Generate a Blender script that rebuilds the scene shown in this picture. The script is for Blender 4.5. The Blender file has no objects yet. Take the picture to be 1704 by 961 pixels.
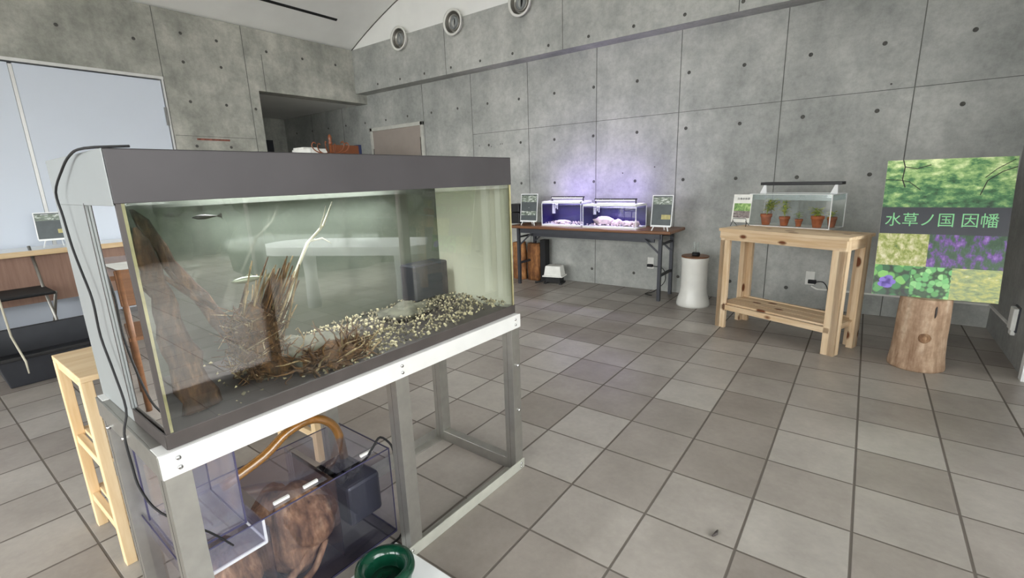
import bpy, math, random
from mathutils import Vector, Matrix, Euler
PI = math.pi
rnd = random.Random(7)
scene = bpy.context.scene
C = scene.collection

# ------------------------------------------------------------------ camera
YAW, PITCH, ROLL = -0.64414, 0.230019, -0.0327299
fwd = Vector((math.sin(YAW)*math.cos(PITCH), math.cos(YAW)*math.cos(PITCH), -math.sin(PITCH)))
rt = Vector((math.cos(YAW), -math.sin(YAW), 0)); up = rt.cross(fwd)
c, s = math.cos(ROLL), math.sin(ROLL)
r2, u2 = rt*c+up*s, -rt*s+up*c
cam_d = bpy.data.cameras.new('camera'); cam = bpy.data.objects.new('camera', cam_d); C.objects.link(cam)
cam.matrix_world = Matrix(((r2.x, u2.x, -fwd.x, .8445), (r2.y, u2.y, -fwd.y, -1.1806), (r2.z, u2.z, -fwd.z, 1.229), (0, 0, 0, 1)))
cam_d.sensor_width = 36; cam_d.lens = 782.58/1704*36; cam_d.clip_start = .02
scene.camera = cam

# ------------------------------------------------------------------ world, light, exposure
w = bpy.data.worlds.new('overcast_sky'); scene.world = w; w.use_nodes = True
bgn = w.node_tree.nodes['Background']; bgn.inputs[0].default_value = (1.0, 1.0, .99, 1); bgn.inputs[1].default_value = 6.0
def portal(name, loc, rot, sx, sy):
    l = bpy.data.lights.new(name, 'AREA'); l.shape = 'RECTANGLE'; l.size = sx; l.size_y = sy; l.cycles.is_portal = True
    o = bpy.data.objects.new(name, l); C.objects.link(o); o.location = loc; o.rotation_euler = rot; return o
portal('window_daylight', (1.86, -1.0, 1.33), (0, PI/2, 0), 2.6, 7.2)
portal('rear_window_daylight', (-1.9, -4.68, 1.33), (PI/2, 0, 0), 7.1, 2.6)
vs = scene.view_settings
vs.view_transform = 'Standard'; vs.look = 'None'; vs.exposure = 0.72; vs.gamma = 1; vs.use_curve_mapping = False
scene.cycles.max_bounces = 14; scene.cycles.diffuse_bounces = 6; scene.cycles.glossy_bounces = 5
scene.cycles.transparent_max_bounces = 24; scene.cycles.transmission_bounces = 8
scene.cycles.use_denoising = True
scene.cycles.sample_clamp_indirect = 8

# ------------------------------------------------------------------ materials
def lin(v): v /= 255; return v/12.92 if v <= .04045 else ((v+.055)/1.055)**2.4
def rgb(r, g, b): return (lin(r), lin(g), lin(b), 1)
class N:
    def __init__(s, name):
        s.m = bpy.data.materials.new(name); s.m.use_nodes = True; s.t = s.m.node_tree
        s.b = s.t.nodes['Principled BSDF']; s.out = s.t.nodes['Material Output']
    def n(s, ty, ins={}, **kw):
        x = s.t.nodes.new(ty)
        for k, v in kw.items(): setattr(x, k, v)
        for k, v in ins.items():
            if hasattr(v, 'bl_idname') or isinstance(v, bpy.types.NodeSocket): s.t.links.new(v, x.inputs[k])
            else: x.inputs[k].default_value = v
        return x
    def math(s, op, a, b=0, c=None):
        d = {0: a, 1: b}
        if c is not None: d[2] = c
        return s.n('ShaderNodeMath', d, operation=op).outputs[0]
    def mix(s, f, a, b, bt='MIX'):
        x = s.n('ShaderNodeMix', data_type='RGBA', blend_type=bt)
        for k, v in ((0, f), (6, a), (7, b)):
            if isinstance(v, bpy.types.NodeSocket): s.t.links.new(v, x.inputs[k])
            else: x.inputs[k].default_value = v
        return x.outputs[2]
    def ramp(s, f, stops):
        x = s.n('ShaderNodeValToRGB', {0: f}); e = x.color_ramp.elements
        while len(e) < len(stops): e.new(.5)
        for i, (p, col) in enumerate(stops): e[i].position = p; e[i].color = col
        return x.outputs[0]
    def noise(s, vec, scale, detail=4, rough=.55, out=0):
        return s.n('ShaderNodeTexNoise', {'Vector': vec, 'Scale': scale, 'Detail': detail, 'Roughness': rough}).outputs[out]
    def pos(s): return s.n('ShaderNodeNewGeometry').outputs['Position']
    def tc(s, o='Object'): return s.n('ShaderNodeTexCoord').outputs[o]
    def scaled(s, vec, sc, loc=(0, 0, 0), rot=(0, 0, 0)):
        return s.n('ShaderNodeMapping', {'Vector': vec, 'Scale': sc, 'Location': loc, 'Rotation': rot}).outputs[0]
    def set(s, **kw):
        for k, v in kw.items():
            k = k.replace('_', ' ')
            if isinstance(v, bpy.types.NodeSocket): s.t.links.new(v, s.b.inputs[k])
            else: s.b.inputs[k].default_value = v
        return s
    def bump(s, h, st=.2, d=.01):
        x = s.n('ShaderNodeBump', {'Strength': st, 'Distance': d, 'Height': h}); s.t.links.new(x.outputs[0], s.b.inputs['Normal']); return s

def plain(name, col, rough=.5, metal=0, var=.06, scale=12, spec=.5):
    n = N(name); v = n.noise(n.tc(), scale, 3)
    cc = rgb(*col); d = tuple(x*(1-var*2) for x in cc[:3])+(1,); l = tuple(min(1, x*(1+var)) for x in cc[:3])+(1,)
    n.set(Base_Color=n.ramp(v, [(.3, d), (.7, l)]), Roughness=rough, Metallic=metal, Specular_IOR_Level=spec)
    return n.m

def concrete(name, light=(178, 180, 176), dark=(140, 143, 140), seed=0):
    n = N(name); p = n.scaled(n.pos(), (1, 1, 1), (seed, seed*.7, seed*.3))
    a = n.noise(p, .8, 5, .6); b = n.noise(p, 3.2, 6, .62); f = n.noise(p, 26, 5, .7)
    st = n.noise(n.scaled(p, (2.2, 2.2, .35)), 2.0, 5, .6)
    v = n.math('ADD', n.math('MULTIPLY', a, .45), n.math('ADD', n.math('MULTIPLY', b, .33), n.math('MULTIPLY', st, .22)))
    mid = tuple((x+y)/2 for x, y in zip(light, dark))
    col = n.ramp(v, [(.36, rgb(*dark)), (.5, rgb(*mid)), (.64, rgb(*light))])
    fine = n.ramp(f, [(.3, (.80, .80, .80, 1)), (.62, (1.0, 1.0, 1.0, 1))])
    col = n.mix(1.0, col, fine, 'MULTIPLY')
    pit = n.n('ShaderNodeTexVoronoi', {'Vector': p, 'Scale': 7.0}).outputs['Distance']
    pm = n.ramp(pit, [(.012, (0.25, 0.25, 0.25, 1)), (.03, (1, 1, 1, 1))])
    col = n.mix(.7, col, pm, 'MULTIPLY')
    n.set(Base_Color=col, Roughness=.62, Specular_IOR_Level=.35).bump(n.math('ADD', b, n.math('MULTIPLY', f, .4)), .25, .006)
    return n.m

def tiles():
    n = N('floor_tile'); u = .31; p = n.n('ShaderNodeVectorMath', {0: n.pos(), 1: (1/u, 1/u, 0)}, operation='MULTIPLY').outputs[0]
    fr = n.n('ShaderNodeVectorMath', {0: p}, operation='FRACTION').outputs[0]
    fl = n.n('ShaderNodeVectorMath', {0: p}, operation='FLOOR').outputs[0]
    sx = n.n('ShaderNodeSeparateXYZ', {0: fr})
    def edge(o): return n.math('SUBTRACT', .5, n.math('ABSOLUTE', n.math('SUBTRACT', o, .5)))
    ex, ey = edge(sx.outputs[0]), edge(sx.outputs[1])
    e = n.math('MINIMUM', ex, n.math('MULTIPLY', ey, 1.2))
    tile = n.math('SMOOTHSTEP' if False else 'GREATER_THAN', e, .0105)
    soft = n.n('ShaderNodeMapRange', {'Value': e, 'From Min': .008, 'From Max': .02}, interpolation_type='SMOOTHSTEP').outputs[0]
    rw = n.n('ShaderNodeTexWhiteNoise', {'Vector': fl}, noise_dimensions='3D').outputs['Value']
    base = n.ramp(rw, [(0, rgb(142, 134, 127)), (.45, rgb(158, 151, 144)), (1, rgb(176, 171, 164))])
    nv = n.noise(n.pos(), 3.5, 5, .65); nf = n.noise(n.pos(), 40, 4, .6)
    base = n.mix(1, base, n.ramp(nv, [(.3, (.80, .79, .78, 1)), (.68, (1.06, 1.06, 1.05, 1))]), 'MULTIPLY')
    base = n.mix(1, base, n.ramp(nf, [(.3, (.93, .93, .93, 1)), (.7, (1.03, 1.03, 1.03, 1))]), 'MULTIPLY')
    col = n.mix(soft, rgb(96, 89, 82), base)
    n.set(Base_Color=col, Roughness=n.math('SUBTRACT', .85, n.math('MULTIPLY', soft, n.math('ADD', .38, n.math('MULTIPLY', nv, .2)))), Specular_IOR_Level=.5)
    n.bump(n.math('ADD', n.math('MULTIPLY', soft, 1), n.math('MULTIPLY', nf, .1)), .4, .004)
    return n.m

def wood(name, axis=0, light=(234, 212, 180), dark=(206, 174, 134), knots=True, scale=1.0, rough=.55):
    n = N(name); p = n.tc()
    sc = [14*scale]*3; sc[axis] = 1.1*scale
    g = n.noise(n.scaled(p, tuple(sc)), 3.0, 6, .6); d = n.noise(n.scaled(p, tuple(x*.35 for x in sc)), 2.0, 3)
    col = n.ramp(n.math('ADD', n.math('MULTIPLY', g, .6), n.math('MULTIPLY', d, .4)), [(.36, rgb(*dark)), (.62, rgb(*light))])
    if knots:
        ks = [9*scale]*3; ks[axis] = 5.0*scale
        k = n.n('ShaderNodeTexVoronoi', {'Vector': n.scaled(p, tuple(ks)), 'Scale': 1.0, 'Randomness': 1.0}).outputs['Distance']
        col = n.mix(n.ramp(k, [(.14, (1, 1, 1, 1)), (.21, (0, 0, 0, 1))]), col, rgb(110, 62, 34))
    n.set(Base_Color=col, Roughness=rough, Specular_IOR_Level=.3).bump(g, .15, .003)
    return n.m

def glass(name, tint=(.93, .97, .95), k=1.0, base=.02, rough=0.0, ior=1.5, film=None, film_f=0):
    n = N(name); t = n.t; t.nodes.remove(n.b)
    fr = n.n('ShaderNodeFresnel', {'IOR': ior}).outputs[0]
    f = n.math('MINIMUM', n.math('ADD', n.math('MULTIPLY', fr, k), base), .95)
    tr = n.n('ShaderNodeBsdfTransparent', {0: tint+(1,)}).outputs[0]
    if film:
        df = n.n('ShaderNodeBsdfDiffuse', {0: film}).outputs[0]
        tr2 = n.n('ShaderNodeMixShader', {0: film_f, 1: tr, 2: df}).outputs[0]
    else: tr2 = tr
    gl = n.n('ShaderNodeBsdfGlossy', {0: (1, 1, 1, 1), 'Roughness': rough}).outputs[0]
    mx = n.n('ShaderNodeMixShader', {0: f, 1: tr2, 2: gl}).outputs[0]
    t.links.new(mx, n.out.inputs[0]); return n.m

def emis(name, col, st):
    n = N(name); n.set(Base_Color=(0, 0, 0, 1), Emission_Color=col, Emission_Strength=st); return n.m

def photo(name, stops, scale=6, detail=6, dist=1.5, squash=(1, 1, 1), leaf=0, grad=0):
    n = N(name); p = n.scaled(n.tc('Object'), squash)
    if leaf:
        v = n.n('ShaderNodeTexVoronoi', {'Vector': p, 'Scale': leaf}); dd = v.outputs['Distance']
        cc = n.n('ShaderNodeSeparateColor', {0: v.outputs['Color']}).outputs[0]
        col = n.ramp(cc, stops); dk = n.ramp(dd, [(.52, (1, 1, 1, 1)), (.68, (.08, .12, .08, 1))])
        col = n.mix(1, col, dk, 'MULTIPLY')
    else:
        x = n.n('ShaderNodeTexNoise', {'Vector': p, 'Scale': scale, 'Detail': detail, 'Roughness': .65, 'Distortion': dist})
        fv = x.outputs[0]
        if grad:
            gz = n.n('ShaderNodeSeparateXYZ', {0: n.tc('Generated')}).outputs[2]
            fv = n.math('ADD', fv, n.math('MULTIPLY', n.math('SUBTRACT', gz, .5), grad))
        col = n.ramp(fv, stops)
    n.set(Base_Color=col, Roughness=.35); return n.m

M = {}
M['conc_back'] = concrete('grey_concrete', (198, 199, 194), (150, 153, 149), 3)
M['conc_left'] = concrete('weathered_concrete', (208, 207, 197), (134, 136, 129), 9)
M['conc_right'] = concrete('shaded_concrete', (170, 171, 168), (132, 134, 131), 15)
M['plug'] = plain('tie_hole_mortar', (88, 88, 84), .9, var=.2, scale=60)
M['joint'] = plain('form_joint', (104, 105, 101), .9, var=.15, scale=8)
M['redmark'] = plain('rust_mark', (140, 84, 70), .9, var=.3, scale=40)
M['tile'] = tiles()
M['plaster'] = plain('white_plaster', (243, 244, 241), .7, var=.02, scale=3)
M['white'] = plain('white_paint', (236, 238, 238), .4, var=.015)
M['panel'] = plain('bluish_white_panel', (212, 220, 232), .45, var=.01, scale=2)
M['black'] = plain('black_plastic', (28, 28, 30), .4, var=.1)
M['blackmat'] = plain('black_rubber', (20, 20, 22), .7, var=.1)
M['dgrey'] = plain('dark_grey_steel', (58, 60, 66), .45, .3)
M['steel'] = plain('brushed_steel', (168, 166, 160), .38, .85, var=.05, scale=20)
M['palesteel'] = plain('pale_steel', (176, 176, 166), .4, .2)
M['hood'] = plain('hood_shaded_metal', (68, 65, 67), .45, .1, var=.05, scale=5, spec=.3)  # hood front darker than its end: backlit shade put into the colour
M['hood_l'] = plain('hood_end_metal', (146, 150, 150), .5, .2, var=.03, scale=5)  # lighter grey, window light on the hood end put into the colour
M['alu'] = plain('white_aluminium', (222, 222, 220), .35, .25, var=.02)
M['band'] = plain('dark_band', (66, 60, 58), .5, .1, var=.1)
M['bolt'] = plain('bright_bolt', (205, 205, 205), .22, 1)
M['frame'] = plain('window_aluminium', (150, 138, 134), .4, .3)
M['pine_x'] = wood('pine_x', 0); M['pine_y'] = wood('pine_y', 1); M['pine_z'] = wood('pine_z', 2)
M['pl_y'] = wood('light_pine_y', 1, (226, 203, 166), (204, 172, 128), False); M['pl_z'] = wood('light_pine_z', 2, (226, 203, 166), (204, 172, 128), False)
M['pl_x'] = wood('light_pine_x', 0, (226, 203, 166), (204, 172, 128), False)
M['brown'] = wood('brown_laminate', 0, (134, 94, 66), (108, 74, 52), False, rough=.35)
M['tan'] = wood('tan_panel', 2, (158, 128, 112), (140, 110, 96), False)
M['doorp'] = plain('beige_door', (160, 150, 142), .5, var=.02)
M['frame_l'] = plain('light_door_frame', (196, 196, 188), .45)
M['bent'] = plain('red_brown_bentwood', (126, 70, 38), .35, var=.15)
M['bark'] = N('bark_slab').m
def barkm(name, a, b, c2, sc=1, axis=2):
    n = N(name); s3 = [9*sc]*3; s3[axis] = 1.6*sc
    g = n.noise(n.scaled(n.tc(), tuple(s3)), 2.5, 7, .65); h = n.noise(n.tc(), 30*sc, 5)
    n.set(Base_Color=n.mix(n.ramp(h, [(.4, (0, 0, 0, 1)), (.7, (.6, .6, .6, 1))]), n.ramp(g, [(.35, rgb(*a)), (.55, rgb(*b)), (.7, rgb(*c2))]), rgb(*a)), Roughness=.8).bump(n.math('ADD', g, n.math('MULTIPLY', h, .3)), .6, .01)
    return n.m
M['bark'] = barkm('orange_bark', (96, 60, 34), (160, 108, 62), (190, 140, 90))
M['log'] = barkm('stripped_log', (138, 108, 84), (190, 162, 136), (214, 194, 170), .8)
M['drift'] = barkm('dark_driftwood', (36, 24, 16), (72, 50, 34), (112, 84, 56), 1.6)
M['root'] = barkm('root_tangle', (46, 30, 14), (98, 66, 32), (136, 100, 54), 3)
M['twig'] = barkm('dry_twig', (96, 78, 52), (160, 138, 104), (196, 178, 146), 3)
M['palet'] = plain('pale_twig', (204, 198, 178), .7)
M['burl'] = barkm('brown_burl', (74, 52, 36), (146, 110, 80), (186, 152, 118), 1.2)
M['green_pot'] = plain('green_glaze', (14, 62, 44), .12, var=.15, spec=.7)
M['terra'] = plain('terracotta', (186, 106, 66), .8, var=.12, scale=30)
M['leafy'] = plain('yellow_green_leaf', (222, 224, 70), .5, var=.2, scale=40)
M['leafd'] = plain('green_leaf', (150, 176, 84), .5, var=.25, scale=40)
M['porc'] = plain('white_porcelain', (228, 228, 222), .25, var=.02)
M['silver'] = plain('silver_fish', (150, 156, 138), .3, .4)
M['stonew'] = plain('pale_pink_stone', (226, 204, 204), .7, var=.2, scale=25)
M['stoned'] = plain('mossy_stone', (92, 90, 76), .85, var=.3, scale=22)
M['stoneg'] = plain('grey_stone', (120, 122, 116), .8, var=.25, scale=18)
M['paper'] = plain('white_paper', (232, 232, 226), .7)
M['slate'] = plain('slate_print', (70, 78, 80), .4, var=.1)
M['navy'] = plain('navy_board', (36, 46, 84), .6)
M['box_br'] = plain('brown_case', (120, 66, 34), .5)
M['hose'] = glass('amber_hose_plastic', (.86, .60, .25), 1.0, .04, .2, film=rgb(158, 112, 56), film_f=.5)
M['tankfront'] = glass('aquarium_glass', (.90, .93, .89), 1.35, .02)
M['tankend'] = glass('mirroring_end_glass', (.5, .5, .46), 2.0, .5, film=rgb(120, 112, 96), film_f=.4)
M['tankback'] = glass('algae_film_glass', (.7, .75, .68), 1.3, .02, .05, film=rgb(84, 88, 80), film_f=.95)
M['tankfar'] = glass('pale_film_glass', (.8, .85, .7), 1.0, .02, .1, film=rgb(240, 240, 218), film_f=.92)
M['edge'] = plain('yellowed_glass_edge', (158, 150, 112), .5, var=.2)
M['clear'] = glass('clear_glass', (.95, .98, .97), .8, .0)
M['lidband'] = glass('frosted_waterline', (.9, .95, .95), 1, .02, .2, film=rgb(200, 206, 206), film_f=.3)
M['acryl'] = glass('blue_tinted_acrylic', (.90, .90, .96), .9, .01, .03, film=rgb(110, 110, 150), film_f=.035)
M['acryl_l'] = glass('frosted_acrylic_lid', (.82, .82, .90), 1.3, .03, .08, film=rgb(130, 128, 156), film_f=.14)
M['acedge'] = plain('violet_acrylic_edge', (66, 63, 92), .3)
M['water'] = glass('still_water', (.93, .97, .95), 1.6, .03, .02, 1.33)
M['pane'] = glass('window_pane', (.96, .98, .98), 1.0, .0)
M['led'] = emis('white_led_strip', (.9, .88, 1, 1), 9)
M['ledv'] = emis('violet_led_strip', (.62, .55, 1, 1), 16)
M['inky'] = plain('dark_blue_backing', (26, 20, 74), .4)
M['hedge'] = photo('hedge_leaves', [(.3, rgb(34, 42, 32)), (.5, rgb(62, 76, 58)), (.7, rgb(108, 118, 96))], 9)
M['terrace'] = plain('pale_paving', (120, 120, 118), .7, var=.06, scale=2)

# ------------------------------------------------------------------ mesh builder
class MB:
    def __init__(s): s.v = []; s.f = []; s.mi = []; s.sm = []
    def add(s, vs, fs, mi=0, smooth=False):
        o = len(s.v); s.v += [tuple(x) for x in vs]
        for f in fs: s.f.append([o+i for i in f]); s.mi.append(mi); s.sm.append(smooth)
        return s
    def box(s, x0, x1, y0, y1, z0, z1, mi=0, m=None):
        vs = [Vector((x, y, z)) for z in (z0, z1) for x, y in ((x0, y0), (x1, y0), (x1, y1), (x0, y1))]
        if m: vs = [m @ v for v in vs]
        return s.add(vs, [(0, 3, 2, 1), (4, 5, 6, 7), (0, 1, 5, 4), (1, 2, 6, 5), (2, 3, 7, 6), (3, 0, 4, 7)], mi)
    def bar(s, p, q, w, h, mi=0, upv=(0, 0, 1)):
        p, q = Vector(p), Vector(q); d = (q-p); L = d.length; d.normalize()
        u = Vector(upv)
        if abs(d.dot(u)) > .95: u = Vector((0, 1, 0))
        sd = d.cross(u).normalized(); u = sd.cross(d)
        m = Matrix((sd, u, d)).transposed().to_4x4(); m.translation = p
        return s.box(-w/2, w/2, -h/2, h/2, 0, L, mi, m)
    def tube(s, pts, r, n=8, mi=0, smooth=True, cap=True):
        pts = [Vector(p) for p in pts]; rs = r if isinstance(r, (list, tuple)) else [r]*len(pts)
        vs = []; fs = []; prev = None
        for i, p in enumerate(pts):
            d = (pts[min(i+1, len(pts)-1)]-pts[max(i-1, 0)])
            d = d.normalized() if d.length > 1e-9 else Vector((0, 0, 1))
            if prev is None:
                a = Vector((0, 0, 1)) if abs(d.z) < .9 else Vector((1, 0, 0)); u = d.cross(a).normalized()
            else: u = (prev - d*prev.dot(d)).normalized()
            prev = u; v = d.cross(u)
            for k in range(n): t = 2*PI*k/n; vs.append(p+(u*math.cos(t)+v*math.sin(t))*rs[i])
        for i in range(len(pts)-1):
            for k in range(n): k2 = (k+1) % n; fs.append((i*n+k, i*n+k2, (i+1)*n+k2, (i+1)*n+k))
        if cap: fs += [tuple(range(n-1, -1, -1)), tuple((len(pts)-1)*n+k for k in range(n))]
        return s.add(vs, fs, mi, smooth)
    def lathe(s, prof, cx=0, cy=0, n=32, mi=0, wob=0, cap=True, m=None):
        vs = []; fs = []
        for j, (r, z) in enumerate(prof):
            for k in range(n):
                t = 2*PI*k/n; rr = r*(1+wob*(math.sin(3*t+1)+.6*math.sin(5*t+2)+.3*math.sin(11*t)))
                v = Vector((cx+rr*math.cos(t), cy+rr*math.sin(t), z)); vs.append(m @ v if m else v)
        for j in range(len(prof)-1):
            for k in range(n): k2 = (k+1) % n; fs.append((j*n+k, j*n+k2, (j+1)*n+k2, (j+1)*n+k))
        s.add(vs, fs, mi, True)
        if cap:
            o = len(s.v)-len(vs)
            s.f.append([o+k for k in range(n-1, -1, -1)]); s.mi.append(mi); s.sm.append(False)
            s.f.append([o+(len(prof)-1)*n+k for k in range(n)]); s.mi.append(mi); s.sm.append(False)
        return s
    def blob(s, c, r, mi=0, rough=.25, seed=0, nu=14, nv=9, m=None):
        R = random.Random(seed); ph = [(R.uniform(0, 6), R.uniform(0, 6), R.uniform(1, 4), R.uniform(1, 4)) for _ in range(5)]
        vs = []; fs = []
        for j in range(nv+1):
            th = PI*j/nv
            for k in range(nu):
                t = 2*PI*k/nu; d = Vector((math.sin(th)*math.cos(t), math.sin(th)*math.sin(t), math.cos(th)))
                q = 1+rough*sum(math.sin(a+fx*d.x*2+fy*d.y*2+b*d.z) for a, b, fx, fy in ph)/3
                v = Vector((c[0]+d.x*r[0]*q, c[1]+d.y*r[1]*q, c[2]+d.z*r[2]*q)); vs.append(m @ v if m else v)
        for j in range(nv):
            for k in range(nu): k2 = (k+1) % nu; fs.append((j*nu+k, (j+1)*nu+k, (j+1)*nu+k2, j*nu+k2))
        return s.add(vs, fs, mi, True)
    def leaf(s, p, d, L, wd, mi=0, droop=.3):
        p = Vector(p); d = Vector(d).normalized(); sd = d.cross(Vector((0, 0, 1)))
        sd = sd.normalized() if sd.length > .01 else Vector((1, 0, 0))
        vs = []
        for i, (t, ww) in enumerate(((0, .1), (.35, 1), (.7, .75), (1, .05))):
            cpt = p+d*L*t+Vector((0, 0, -droop*L*t*t)); vs += [cpt-sd*wd*ww/2, cpt+Vector((0, 0, -.1*wd)), cpt+sd*wd*ww/2]
        fs = []
        for i in range(3): a = i*3; fs += [(a, a+1, a+4, a+3), (a+1, a+2, a+5, a+4)]
        return s.add(vs, fs, mi, True)
    def disc(s, c, nrm, r, mi=0, n=12, t=.001):
        c = Vector(c); nrm = Vector(nrm).normalized(); return s.tube([c, c+nrm*t], [r, r*.92], n, mi, False)
    def build(s, name, mats, parent=None, bevel=0):
        me = bpy.data.meshes.new(name); me.from_pydata(s.v, [], s.f)
        if not isinstance(mats, (list, tuple)): mats = [mats]
        for m in mats: me.materials.append(M[m] if isinstance(m, str) else m)
        me.polygons.foreach_set('material_index', s.mi); me.polygons.foreach_set('use_smooth', s.sm); me.update()
        o = bpy.data.objects.new(name, me); C.objects.link(o)
        if parent: o.parent = parent
        if bevel:
            b = o.modifiers.new('bevel', 'BEVEL'); b.width = bevel; b.segments = 2; b.limit_method = 'ANGLE'
        return o
def tag(o, label, cat, group=None, kind=None):
    o['label'] = label; o['category'] = cat
    if group: o['group'] = group
    if kind: o['kind'] = kind
    return o
def empty(name, loc, rz, label, cat, group=None):
    o = bpy.data.objects.new(name, None); C.objects.link(o); o.location = loc; o.rotation_euler = (0, 0, rz); o.empty_display_size = .1
    return tag(o, label, cat, group)
def struct(o): o['kind'] = 'structure'; return o
def copy_tree(o, parent=None):
    c2 = o.copy(); C.objects.link(c2); c2.parent = parent
    for ch in [x for x in bpy.data.objects if x.parent == o]: copy_tree(ch, c2)
    return c2
def text_mesh(name, body, size, mat, parent, loc, rot, ext=.0006, sx=1.0):
    cu = bpy.data.curves.new(name, 'FONT'); cu.body = body; cu.size = size; cu.extrude = ext; cu.align_x = 'CENTER'; cu.align_y = 'CENTER'
    t = bpy.data.objects.new(name+'_tmp', cu); C.objects.link(t)
    bpy.context.view_layer.update()
    dg = bpy.context.evaluated_depsgraph_get(); me = bpy.data.meshes.new_from_object(t.evaluated_get(dg))
    me.materials.clear(); me.materials.append(mat)
    bpy.data.objects.remove(t)
    o = bpy.data.objects.new(name, me); C.objects.link(o); o.parent = parent; o.location = loc; o.rotation_euler = rot; o.scale = (sx, 1, 1); return o

# ------------------------------------------------------------------ setting
XL, XR, YB, YF, ZT = -5.518, 1.69, 3.729, -4.6, 3.147
struct(MB().box(-8.2, 1.84, YF-.1, 3.95, -.1, 0).build('floor', 'tile'))
# back wall: slab, beam, joints, tie holes
b = MB(); b.box(-8.2, 1.9, YB, YB+.2, 0, 2.545, 0)
JX = [-3.40, -2.515, -1.618, -.728, .155, 1.045]
for x in JX+[-4.3, -6.2, -7.1]: b.box(x-.0035, x+.0035, YB-.0015, YB, 0, 2.545, 2)
b.box(-3.4, 1.69, YB-.0012, YB, 1.806, 1.811, 2)
for i in range(-16, 5):
    for j in range(5):
        x = .338+.497*i; z = .172+.496*j
        if x < -3.55 and (z < 2.12) and x > XL+.1: continue
        b.disc((x+rnd.uniform(-.01, .01), YB, z+rnd.uniform(-.006, .006)), (0, -1, 0), .0165, 1, t=.0012)
for x, z in ((-3.3, 1.66), (-3.1, 1.64), (-2.95, 1.66), (-2.92, 1.66), (-.95, 1.3), (-1.3, 1.25), (.9, 1.85)): b.disc((x, YB, z), (0, -1, 0), .007, 1)
struct(b.build('wall_back', ['conc_back', 'plug', 'joint']))
b = MB(); b.box(-5.9, 1.9, 3.534, YB+.2, 2.545, ZT, 0)
for x in (-3.63, -1.92, -.2): b.box(x-.0035, x+.0035, 3.5325, 3.534, 2.545, ZT, 2)
for i in range(13):
    x = -4.99+.482*i; b.disc((x, 3.534, 2.615), (0, -1, 0), .016, 1)
struct(b.build('trim_1', ['conc_back', 'plug', 'joint']))
# left wall with opening y 2.07..3.73 z<2.42 and panel bay y<1.03 z<2.42
b = MB(); XO = XL-.22
b.box(XO, XL, YF, YB, 2.42, ZT, 0); b.box(XO, XL, 1.03, 2.07, 0, 2.42, 0)
b.box(XO-.05, XL-.12, YF, 1.03, 0, 2.42, 0)
for y in (1.035, 1.95, 2.165): b.box(XL, XL+.0015, y-.0035, y+.0035, 0 if y < 2.1 else 2.42, 2.86 if y == 2.165 else ZT, 2)
b.box(XL, XL+.0015, 1.05, 1.95, 1.827, 1.832, 2)
for y, z in ((1.283, 2.928), (1.653, 2.919), (1.262, 2.627), (1.659, 2.631), (1.264, 2.207), (1.652, 2.205), (2.238, 2.904), (2.726, 2.9), (3.232, 2.903), (.829, 2.785), (.227, 2.788), (1.629, 1.715), (1.251, 1.717), (2.0, 2.193), (-.4, 2.79), (-1.0, 2.79)):
    b.disc((XL, y, z), (1, 0, 0), .017, 1)
b.box(XL, XL+.001, 1.264, 1.627, 1.786, 1.806, 3)
struct(b.build('wall_left', ['conc_left', 'plug', 'joint', 'redmark']))
# recess behind the opening
b = MB(); b.box(-8.2, -8.0, 1.2, YB, 0, 2.6, 0); b.box(-8.2, XO, 1.2, 1.3, 0, 2.6, 0)
struct(b.build('wall_recess', ['conc_left']))
struct(MB().box(-8.2, XO, 1.2, YB, 2.43, 2.55).build('ceiling_recess', 'plaster'))
# right wall end piece
b = MB(); b.box(XR, XR+.22, 2.62, YB, 0, ZT, 0); b.box(XR, XR+.22, YF, 2.62, 2.62, ZT, 0)
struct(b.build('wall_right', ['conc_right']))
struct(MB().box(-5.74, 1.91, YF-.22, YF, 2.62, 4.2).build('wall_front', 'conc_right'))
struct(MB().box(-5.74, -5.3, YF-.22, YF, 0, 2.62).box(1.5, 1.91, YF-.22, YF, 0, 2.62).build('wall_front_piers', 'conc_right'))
# vault and gable
cxv, hw, R = -1.914, 3.66, 8.4; z0 = ZT-math.sqrt(R*R-hw*hw)
b = MB(); n = 36; vs = []
for i in range(n+1):
    x = cxv-hw+2*hw*i/n; z = z0+math.sqrt(R*R-(x-cxv)**2)
    for y in (YF-.22, 3.75): vs += [(x, y, z), (x, y, z+.12)]
fs = []
for i in range(n): a = i*4; fs += [(a, a+2, a+6, a+4), (a+1, a+5, a+7, a+3)]
b.add(vs, fs, 0, True); struct(b.build('ceiling', 'plaster'))
vs = [(cxv-hw+2*hw*i/n, 3.56, z0+math.sqrt(R*R-(2*hw*i/n-hw)**2)) for i in range(n+1)]
b = MB(); b.add(vs+[(x, y+.1, z) for x, y, z in vs], [tuple(range(n+1)), tuple(n+1+i for i in range(n, -1, -1))], 0)
struct(b.build('wall_gable', 'plaster'))
# shadow-line trim along the vault seams
b = MB(); b.tube([(x, 3.555, z-.004) for x, y, z in vs], .006, 6); struct(b.build('trim_2', 'joint'))
o = MB().box(-5.10, -5.072, -1.2, 3.03, -.012, 0).build('slot_diffuser', 'blackmat'); o.location = (0, 0, 0)
for v in o.data.vertices: v.co.z = (z0+math.sqrt(R*R-(v.co.x-cxv)**2)) - (0.012 if v.co.z < -.006 else 0)
tag(o, 'long thin dark slot diffuser in the white vaulted ceiling', 'air vent')

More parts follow.
